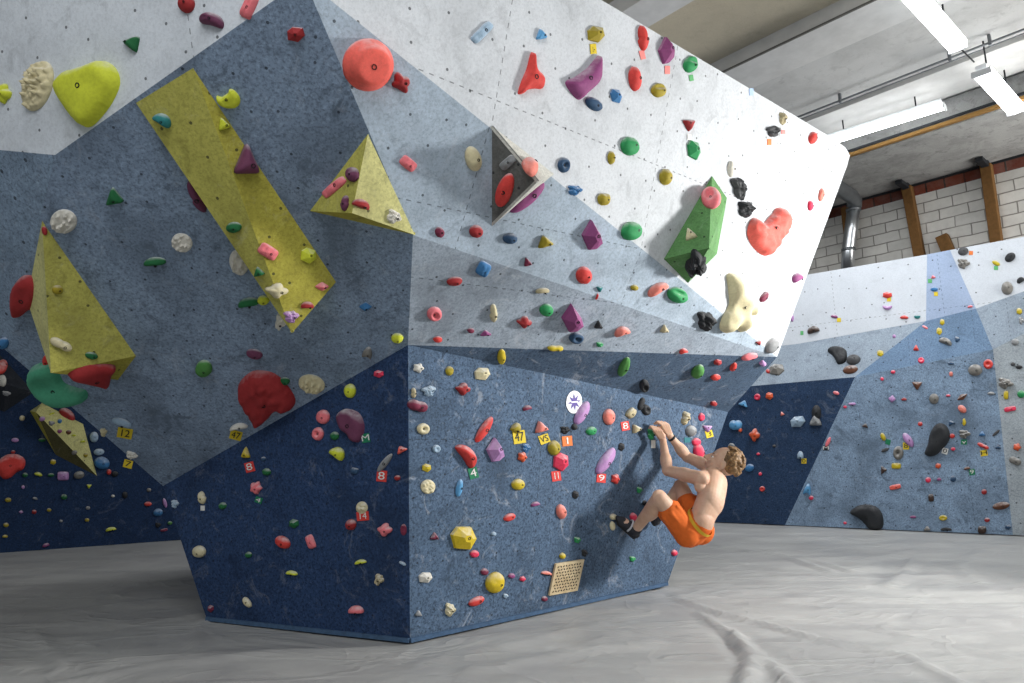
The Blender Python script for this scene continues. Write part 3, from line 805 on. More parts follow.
TM = {}
TCOL = dict(red='d8433d', yellow='dcc22f', green='1f7a55', orange='df7a3a', white='e2e2de', pink='ee8a84', teal='2c6f78', lblue='a9c3e6', lgreen='5fae6d', black='23252a')
def tagm(c):
    if c not in TM: TM[c] = plain(c + ' tape', TCOL[c], .6, .3, 0, .08)
    return TM[c]
TAGS = []
def sticker(u, v, w, h, rot, colr, text=None, tcol='white', only=None):
    hb = cast(u, v, only)
    if hb is None: return
    o_, P0, n, dist = hb; P0 = P0 + n * .004; pu, pv = proj(P0)
    ex = hit(pu + 1, pv, P0, n) - P0; ey = hit(pu, pv - 1, P0, n) - P0
    lim = 2.2 * (P0 - CAM).dot(FW) / F
    if ex.length > lim: ex = ex.normalized() * lim
    ca, sa = math.cos(math.radians(rot)), math.sin(math.radians(rot))
    rx = ex * ca + ey * sa; ry = ey * ca - ex * sa
    c = [rx * (a * w / 2) + ry * (b_ * h / 2) for a, b_ in ((-1, -1), (1, -1), (1, 1), (-1, 1))]
    vs = c + [x - n * .003 for x in c]
    o = link('marker_tag', mesh('marker_tag', vs, [(0, 1, 2, 3), (0, 4, 5, 1), (1, 5, 6, 2), (2, 6, 7, 3), (3, 7, 4, 0)]), tagm(colr), None, P0)
    TAGS.append(dict(o=o, u=u, v=v, col=colr, text=text, panel=PHR.get(o_.name, 'wall')))
    if text:
        cu = bpy.data.curves.new('number', 'FONT'); cu.body = text; cu.align_x = 'CENTER'; cu.align_y = 'CENTER'; cu.size = 1.0
        to = bpy.data.objects.new('number', cu); COL.objects.link(to)
        dg = bpy.context.evaluated_depsgraph_get(); dg.update()
        me = bpy.data.meshes.new_from_object(to.evaluated_get(dg)); bpy.data.objects.remove(to); bpy.data.curves.remove(cu)
        sx = w * .92 / max(.6, .62 * len(text)); sy = h * .98
        for vt in me.vertices: 
            x, y = vt.co.x, vt.co.y; vt.co = rx * (x * sx) + ry * (y * sy) + n * .002
        me.name = 'number'; me.materials.clear(); t = link('number', me, tagm(tcol)); t.parent = o
    return o

# ------------------------------------------------------------------ board, sticker
BRD = None
def wallpt(u, v, o=0.0): return hit(u, v, C + N1 * o, N1)
bm_, nt, b = newmat('bare birch ply', .7, .3)
tc = nt.nodes.new('ShaderNodeTexCoord'); n = noi(nt, tc.outputs['Object'], 9, 4, .6, .5)
col = mixc(nt, ramp(nt, n, .35, .7), lin('d9c7a4'), lin('b79f78'))
nt.links.new(col, b.inputs['Base Color'])
bc = [wallpt(554.7, 563.5), wallpt(582.8, 559), wallpt(576, 590), wallpt(548, 595)]
c0 = sum(bc, Vector()) / 4
bq = [p + N1 * .016 for p in bc]
o = link('vent_board', mesh('vent_board', bc + bq, [(4, 5, 6, 7), (0, 4, 7, 3), (1, 2, 6, 5), (0, 1, 5, 4), (3, 7, 6, 2), (0, 3, 2, 1)], c0), bm_, None, c0)
if o.data.polygons[0].normal.dot(N1) < 0: o.data.flip_normals()
tag(o, 'pale plywood vent board with rows of slots, low on the steel blue face', 'board')
slots_v, slots_f = [], []
DKM = plain('dark slot', '3b3026', .9, .1)
for j in range(9):
    for i in range(9):
        s, t = (i + .5 + (.3 if j % 2 else -.1)) / 9.4 * .9 + .05, (j + .5) / 9 * .88 + .06
        def at(s, t): return (bq[0] * (1 - s) + bq[1] * s) * (1 - t) + (bq[3] * (1 - s) + bq[2] * s) * t
        a = .028; bb = .022; sk = .015 * (1 if (i + j) % 2 else -1)
        k = len(slots_v)
        slots_v += [at(s - a, t - bb - sk) + N1 * .002, at(s + a, t - bb + sk) + N1 * .002, at(s + a, t + bb + sk) + N1 * .002, at(s - a, t + bb - sk) + N1 * .002]
        slots_f.append((k, k + 1, k + 2, k + 3))
so_ = link('slots', mesh('slots', slots_v, slots_f, c0), DKM); so_.parent = o
# round white sticker with a purple star
sc = wallpt(574, 402, .002); e1 = D; e2 = N1.cross(D); e2 = e2 if e2.z > 0 else -e2
rs = .076
vs = [e1 * (rs * .98 * math.cos(i * math.pi / 18)) + e2 * (rs * 1.0 * math.sin(i * math.pi / 18)) for i in range(36)]
st = link('sticker', mesh('sticker', [v + N1 * .003 for v in vs] + vs, [tuple(range(36))] + [(i, (i + 1) % 36, 36 + (i + 1) % 36, 36 + i) for i in range(36)]), plain('white sticker vinyl', 'eeeef2', .5, .3, 0, .03), None, sc)
tag(st, 'round white sticker with a purple eight-pointed star on the steel blue face', 'sticker')
PUR = plain('purple print', '5a4696', .5, .3, 0, .05)
sv = [N1 * .005]
for i in range(16):
    r_ = rs * (.78 if i % 2 == 0 else .34); an = i * math.pi / 8 + .2
    sv.append(e1 * (r_ * math.cos(an)) + e2 * (r_ * math.sin(an)) + N1 * .005)
so2 = link('star', mesh('star', sv, [(0, i + 1, (i + 1) % 16 + 1) for i in range(16)]), PUR); so2.parent = st
so3 = link('band', mesh('band', [e1 * (rs * a) + e2 * (rs * b_) + N1 * .0065 for a, b_ in ((-.42, -.1), (.42, -.02), (.42, .12), (-.42, .04))], [(0, 1, 2, 3)]), plain('lilac print', 'e6e3f2', .5)); so3.parent = st

# ------------------------------------------------------------------ the climber
def capsule(bm, a, b_, ra, rb, n=14, sub=8, flat=None):
    """tapered limb segment with rounded ends; flat=(axis, factor) squashes it"""
    ax = (b_ - a); l = ax.length; ax = ax / l if l > 1e-6 else Z
    s = ax.cross(Z) if abs(ax.z) < .95 else ax.cross(Vector((1, 0, 0))); s.normalize(); t = ax.cross(s)
    prof = []
    for i in range(sub + 1):
        an = -math.pi / 2 + (math.pi / 2) * i / sub; prof.append((a + ax * (ra * math.sin(an)), max(1e-4, ra * math.cos(an))))
    for i in range(1, 6): prof.append((a + ax * (l * i / 6), ra + (rb - ra) * i / 6))
    for i in range(sub + 1):
        an = (math.pi / 2) * i / sub; prof.append((b_ + ax * (rb * math.sin(an)), max(1e-4, rb * math.cos(an))))
    rows = []
    for c, r in prof:
        row = []
        for k in range(n):
            an = 2 * math.pi * k / n; off_ = s * (r * math.cos(an)) + t * (r * math.sin(an))
            if flat: off_ -= flat[0] * (off_.dot(flat[0]) * (1 - flat[1]))
            row.append(bm.verts.new(c + off_))
        rows.append(row)
    for i in range(len(rows) - 1):
        for k in range(n): bm.faces.new((rows[i][k], rows[i][(k + 1) % n], rows[i + 1][(k + 1) % n], rows[i + 1][k]))
    bm.faces.new(rows[0][::-1]); bm.faces.new(rows[-1])

def ellip(bm, c, ax, ay, az, rx, ry, rz, n=20, m=14):
    rows = []
    for i in range(1, m):
        ph = -math.pi / 2 + math.pi * i / m
        rows.append([bm.verts.new(c + ax * (rx * math.cos(ph) * math.cos(2 * math.pi * k / n)) + ay * (ry * math.cos(ph) * math.sin(2 * math.pi * k / n)) + az * (rz * math.sin(ph))) for k in range(n)])
    lo = bm.verts.new(c - az * rz); hi = bm.verts.new(c + az * rz)
    for i in range(len(rows) - 1):
        for k in range(n): bm.faces.new((rows[i][k], rows[i][(k + 1) % n], rows[i + 1][(k + 1) % n], rows[i + 1][k]))
    for k in range(n):
        bm.faces.new((rows[0][(k + 1) % n], rows[0][k], lo)); bm.faces.new((rows[-1][k], rows[-1][(k + 1) % n], hi))

def remeshed(name, bm, vox, smooth, mat, parent, origin, post=None):
    bmesh.ops.recalc_face_normals(bm, faces=bm.faces)
    me = bpy.data.meshes.new(name + '_tmp'); bm.to_mesh(me); bm.free()
    t = bpy.data.objects.new(name + '_tmp', me); COL.objects.link(t)
    r = t.modifiers.new('r', 'REMESH'); r.mode = 'VOXEL'; r.voxel_size = vox; r.use_smooth_shade = True
    if smooth:
        s = t.modifiers.new('s', 'SMOOTH'); s.iterations = smooth; s.factor = .5
    dg = bpy.context.evaluated_depsgraph_get(); dg.update()
    me2 = bpy.data.meshes.new_from_object(t.evaluated_get(dg)); bpy.data.objects.remove(t); bpy.data.meshes.remove(me)
    me2.name = name; me2.transform(Matrix.Translation(-origin)); me2.materials.clear()
    o = link(name, me2, mat, None, None, True)
    if parent: o.parent = parent
    else: o.location = origin
    return o


J = {k: wallpt(*v) for k, v in dict(
    lsh=(700, 478.5, .49), rsh=(717, 470, .42), lel=(667.5, 470.5, .24), rel=(687, 457, .16), lwr=(662.8, 440, .10), rwr=(670, 436, .10),
    neck=(714, 477, .46), spine=(710.5, 500, .53), waist=(700, 522, .52), pelv=(690.5, 530, .46),
    lkn=(659.5, 498, .37), rkn=(681, 487, .26), lan=(635.5, 529.5, .11), rank=(658, 516, .08)).items()}
J['lhip'] = J['pelv'] - D * .06; J['rhip'] = J['pelv'] + D * .10
UPB = (J['neck'] - J['pelv']).normalized(); LR = (J['rsh'] - J['lsh']); LR = (LR - UPB * LR.dot(UPB)).normalized()
FR = UPB.cross(LR); FR = FR if FR.dot(NH) < 0 else -FR
man = empty('person', J['pelv'].copy(), 'shirtless climber in orange shorts hanging crouched from the steel blue face', 'person')
bm = bmesh.new(); cap = capsule
fl = (FR, .72)
neckb = J['neck']
cap(bm, J['pelv'], J['waist'], .112, .104, 28, flat=(FR, .8))
cap(bm, J['waist'], J['spine'], .104, .122, 28, flat=fl)
cap(bm, J['spine'], J['spine'].lerp(neckb, .62), .124, .130, 28, flat=fl)
cap(bm, J['lsh'].lerp(J['rsh'], .14) - UPB * .025, J['rsh'].lerp(J['lsh'], .14) - UPB * .025, .060, .060, 20)
for s in ('l', 'r'):
    sh, el, wr_ = J[s + 'sh'], J[s + 'el'], J[s + 'wr']
    ellip(bm, sh, (el - sh).normalized(), LR, (el - sh).normalized().cross(LR).normalized(),     .062, .048, .048)
    cap(bm, neckb + UPB * .01, sh, .040, .038)                                    # trapezius
    cap(bm, sh - UPB * .03 + (J['spine'] - sh) * .18, J['spine'] + (sh - J['spine']) * .22, .046, .05, 20, flat=(FR, .8))   # lats
    cap(bm, sh, el, .052, .038)
    d_ = (el - sh).normalized()
    ellip(bm, sh.lerp(el, .45), d_, d_.cross(Z).normalized(), d_.cross(d_.cross(Z)).normalized(), .10, .044, .05)
    cap(bm, el, wr_, .040, .025)
    d_ = (wr_ - el).normalized()
    ellip(bm, el.lerp(wr_, .3), d_, d_.cross(Z).normalized(), d_.cross(d_.cross(Z)).normalized(), .09, .042, .044)
    hp, kn, an = J[s + 'hip'], J[s + 'kn'], J[s + 'an' if s == 'l' else 'rank']
    cap(bm, hp, kn, .078, .052, 20)
    ellip(bm, kn, (kn - hp).normalized(), LR, (kn - hp).normalized().cross(LR).normalized(), .054, .050, .052)
    cap(bm, kn, an, .052, .034)
    d_ = (an - kn).normalized(); back = (hp - kn); back = (back - d_ * back.dot(d_)).normalized()
    ellip(bm, kn.lerp(an, .34) + back * .016, d_, back, d_.cross(back), .12, .05, .05)
    ellip(bm, hp - FR * .02 - UPB * .01, UPB, LR, FR, .085, .075, .075)
# head turned up towards the wall
g = Vector((-.76, .24, .54)).normalized(); hu = (Z - g * g.z).normalized(); hs_ = g.cross(hu)
hc = wallpt(722.6, 462.8, .50)
S = 1.0
cap(bm, neckb - UPB * .03, hc - hu * .06 * S - g * .015, .058, .050)
ellip(bm, hc - g * .012 + hu * .018, g, hs_, hu, .100 * S, .076 * S, .098 * S)
ellip(bm, hc + g * .030 * S - hu * .035 * S, g, hs_, hu, .066 * S, .060 * S, .085 * S)
cap(bm, hc + g * .058 * S - hu * .098 * S, hc + g * .03 * S - hu * .085 * S, .024, .035)          # chin
cap(bm, hc + g * .088 * S + hu * .012 * S, hc + g * .118 * S - hu * .026 * S, .010, .015)         # nose
for q in (-1, 1):
    ellip(bm, hc + g * .100 * S - hu * .032 * S + hs_ * (.012 * q), g, hs_, hu, .012, .010, .009)
    cap(bm, hc + g * .080 * S + hu * .022 * S + hs_ * (.012 * q), hc + g * .066 * S + hu * .024 * S + hs_ * (.045 * q), .012, .012)   # brow
    ellip(bm, hc + g * .062 * S - hu * .028 * S + hs_ * (.036 * q), g, hs_, hu, .022, .020, .022)  # cheek
    ellip(bm, hc - g * .012 * S - hu * .012 * S + hs_ * (.077 * S * q), g, hs_, hu, .018, .010, .032)   # ear
ellip(bm, hc + g * .090 * S - hu * .060 * S, g, hs_, hu, .012, .022, .012)                        # mouth
# hands closed on the hold
def hand(bm, wr_, kn, tips, sp, thumb):
    pd = (kn - wr_); l = pd.length; pd.normalize(); nr_ = pd.cross(sp).normalized()
    for i in range(4): cap(bm, wr_ + sp * ((i - 1.5) * .010), kn + sp * ((i - 1.5) * .0205), .015, .0105, 10, 5)
    for i, lf in enumerate((.9, 1.0, .95, .76)):
        k0 = kn + sp * ((i - 1.5) * .0205); mid = k0 + (tips[0] - kn) * lf; tip = mid + (tips[1] - tips[0]) * lf
        cap(bm, k0, mid, .0094, .0088, 10, 5); cap(bm, mid, tip, .0088, .0078, 10, 5)
    t0 = wr_ + pd * (l * .3) + sp * (thumb * .022); t1 = t0 + pd * .030 + sp * (thumb * .022) - N1 * .008; t2 = t1 + pd * .026 + sp * (thumb * .002) - N1 * .014
    cap(bm, t0, t1, .014, .011, 10, 5); cap(bm, t1, t2, .011, .009, 10, 5)
spl = (D * .85 + N1 * .45 - Z * .1).normalized()
hand(bm, J['lwr'], wallpt(657.5, 430.5, .095), (wallpt(654, 426.5, .075), wallpt(652.5, 428.5, .045)), spl, 1)
spr = (D * .9 + N1 * .3).normalized()
hand(bm, J['rwr'], wallpt(664.5, 424.5, .10), (wallpt(660, 421.5, .085), wallpt(657, 424, .05)), spr, -1)
# feet (inside the shoes)
lt = wallpt(617, 517.5, .035); rt_ = wallpt(646, 503, .035)
cap(bm, J['lan'], lt.lerp(J['lan'], .3), .036, .03); cap(bm, J['rank'], rt_.lerp(J['rank'], .3), .036, .03)
skin, nt, b = newmat('skin', .55, .3)
tc = nt.nodes.new('ShaderNodeTexCoord'); n_ = noi(nt, tc.outputs['Object'], 7, 5, .6); n2_ = noi(nt, tc.outputs['Object'], 60, 3, .6)
cs = mixc(nt, ramp(nt, n_, .35, .7), lin('d6b49c'), lin('c39a80')); cs = mixc(nt, ramp(nt, n2_, .5, .8, 0, .25), cs, lin('b5846c'))
nt.links.new(cs, b.inputs['Base Color']); b.inputs['Subsurface Weight'].default_value = .12; b.inputs['Subsurface Radius'].default_value = (.02, .008, .004)
body = remeshed('body', bm, .004, 3, skin, man, man.location)
# shorts
bm = bmesh.new()
ellip(bm, J['pelv'], UPB, LR, FR, .100, .130, .108)
cap(bm, J['pelv'], J['waist'].lerp(J['pelv'], .30), .122, .114, 28, 3, flat=(FR, .84))
for s in ('l', 'r'):
    hp, kn = J[s + 'hip'], J[s + 'kn']
    e_ = hp.lerp(kn, .60)
    cap(bm, hp, e_, .090, .078, 20, 3)
    ellip(bm, hp - FR * .02 - UPB * .01, UPB, LR, FR, .096, .085, .086)
    d_ = (kn - hp).normalized(); q1 = d_.cross(Z).normalized(); q2 = d_.cross(q1)
    for i in range(7):
        an = i * .9; w_ = q1 * math.cos(an) + q2 * math.sin(an)
        cap(bm, hp.lerp(kn, .25) + w_ * .070, e_ + d_ * .012 + w_ * .070, .014, .017)         # folds of cloth
sho = remeshed('shorts', bm, .007, 3, plain('orange cloth', 'd9692a', .8, .2, 0, .25, 30), man, man.location)
bm = bmesh.new(); wc = J['waist'].lerp(J['pelv'], .12); wd_ = (J['waist'] - J['pelv']).normalized()
cap(bm, wc, wc + wd_ * .022, .119, .117, 28, 3, flat=(FR, .84)); 
bmesh.ops.recalc_face_normals(bm, faces=bm.faces)
me = bpy.data.meshes.new('waistband'); bm.to_mesh(me); bm.free(); me.transform(Matrix.Translation(-man.location))
# keep only the band round the waist
wl = wc - man.location
bm = bmesh.new(); bm.from_mesh(me)
bmesh.ops.delete(bm, geom=[f for f in bm.faces if abs((f.calc_center_median() - wl).dot(wd_) - .011) > .030], context='FACES'); bm.to_mesh(me); bm.free()
wb = link('waistband', me, plain('yellow elastic', 'd8b13a', .8, .2), None, None, True); wb.parent = sho
# hair
bm = bmesh.new()
ellip(bm, hc - g * .036 + hu * .030, g, hs_, hu, .088 * S, .084 * S, .092 * S)
rnd = random.Random(3)
for i in range(420):
    d_ = Vector((rnd.gauss(0, 1), rnd.gauss(0, 1), rnd.gauss(0, 1))).normalized()
    x, y, z_ = d_.dot(g), d_.dot(hs_), d_.dot(hu)
    if x > .45 and z_ < .78: continue
    if x > .12 and z_ < .45: continue
    if x > -.15 and z_ < .05: continue
    if z_ < -.55: continue
    p = hc - g * .034 + hu * .030 + g * (x * .100 * S) + hs_ * (y * .092 * S) + hu * (z_ * .104 * S)
    r_ = rnd.uniform(.009, .017); q_ = d_.cross(hu if abs(z_) < .9 else g).normalized()
    ellip(bm, p, d_, q_, d_.cross(q_), r_ * .8, r_, r_, 8, 6)
hm_, nt, b = newmat('curly light brown hair', .55, .4)
tc = nt.nodes.new('ShaderNodeTexCoord'); n_ = noi(nt, tc.outputs['Object'], 45, 4, .7, 1.0)
nt.links.new(mixc(nt, ramp(nt, n_, .35, .65), lin('4a3623'), lin('a07c52')), b.inputs['Base Color'])
hair = remeshed('hair', bm, .0045, 1, hm_, man, man.location)
# eyes, brows, lips
def bit(name, parts, mat, par):
    bm = bmesh.new()
    for p_ in parts: ellip(bm, *p_)
    bmesh.ops.recalc_face_normals(bm, faces=bm.faces)
    me = bpy.data.meshes.new(name); bm.to_mesh(me); bm.free(); me.transform(Matrix.Translation(-man.location)); o = link(name, me, mat, None, None, True); o.parent = par; return o
EYE = plain('eye white', 'e9e4dc', .3, .5, 0, .02); PUP = plain('dark iris', '2a2420', .2, .6, 0, .02); BRW = plain('eyebrow hair', '7a5836', .8); LIP = plain('lip skin', 'c07a68', .5)
for q in (-1, 1):
    ec = hc + g * .074 * S - hu * .000 * S + hs_ * (.032 * q)
    ey_ = bit('eye', [(ec, g, hs_, hu, .0115, .0105, .0075)], EYE, man)
    bit('iris', [(ec + g * .0075, g, hs_, hu, .0055, .0062, .0062)], PUP, ey_)
    bit('eyebrow', [(hc + g * .083 * S + hu * .026 * S + hs_ * (.033 * q), g, hs_, hu, .006, .018, .004)], BRW, man)
bit('lips', [(hc + g * .099 * S - hu * .056 * S, g, hs_, hu, .005, .018, .004), (hc + g * .098 * S - hu * .064 * S, g, hs_, hu, .005, .015, .004)], LIP, man)
# shoes
SHOE = plain('dark grey climbing shoe', '33343a', .7, .3, 0, .3, 25); RUB = plain('black rubber sole', '191a1c', .6, .3); STR = plain('white shoe strap', 'c9c9cc', .7, .2)
for an, toe, kn in ((J['lan'], lt, J['lkn']), (J['rank'], rt_, J['rkn'])):
    ax = (toe - an).normalized(); upf = (kn - an); upf = (upf - ax * upf.dot(ax)).normalized(); sd = ax.cross(upf)
    heel = an - upf * .038 - ax * .022; ball = toe - ax * .045 - upf * .004
    bm = bmesh.new()
    cap(bm, heel, ball, .037, .036, flat=(sd, .85)); cap(bm, ball, toe - ax * .012, .036, .019, flat=(upf, .8)); cap(bm, an - upf * .01, an + upf * .012, .041, .040)
    cap(bm, an, ball, .040, .032)
    sh_ = remeshed('climbing_shoe', bm, .005, 3, SHOE, man, man.location)
    bm = bmesh.new(); cap(bm, heel - upf * .022, ball - upf * .022, .032, .036, flat=(upf, .42)); cap(bm, ball - upf * .022, toe - ax * .010 - upf * .006, .036, .021, flat=(upf, .5))
    so_ = remeshed('sole', bm, .005, 2, RUB, None, man.location); so_.location = (0, 0, 0); so_.parent = sh_
    st_ = [an.lerp(ball, .45) + sd * (.042 * math.cos(a_)) + upf * (.044 * math.sin(a_)) for a_ in [math.pi * i / 10 for i in range(-1, 12)]]
    vs, fs = tube_verts(st_, .007, 6); st2 = link('strap', mesh('strap', vs, fs, man.location), STR, None, None, True); st2.parent = sh_
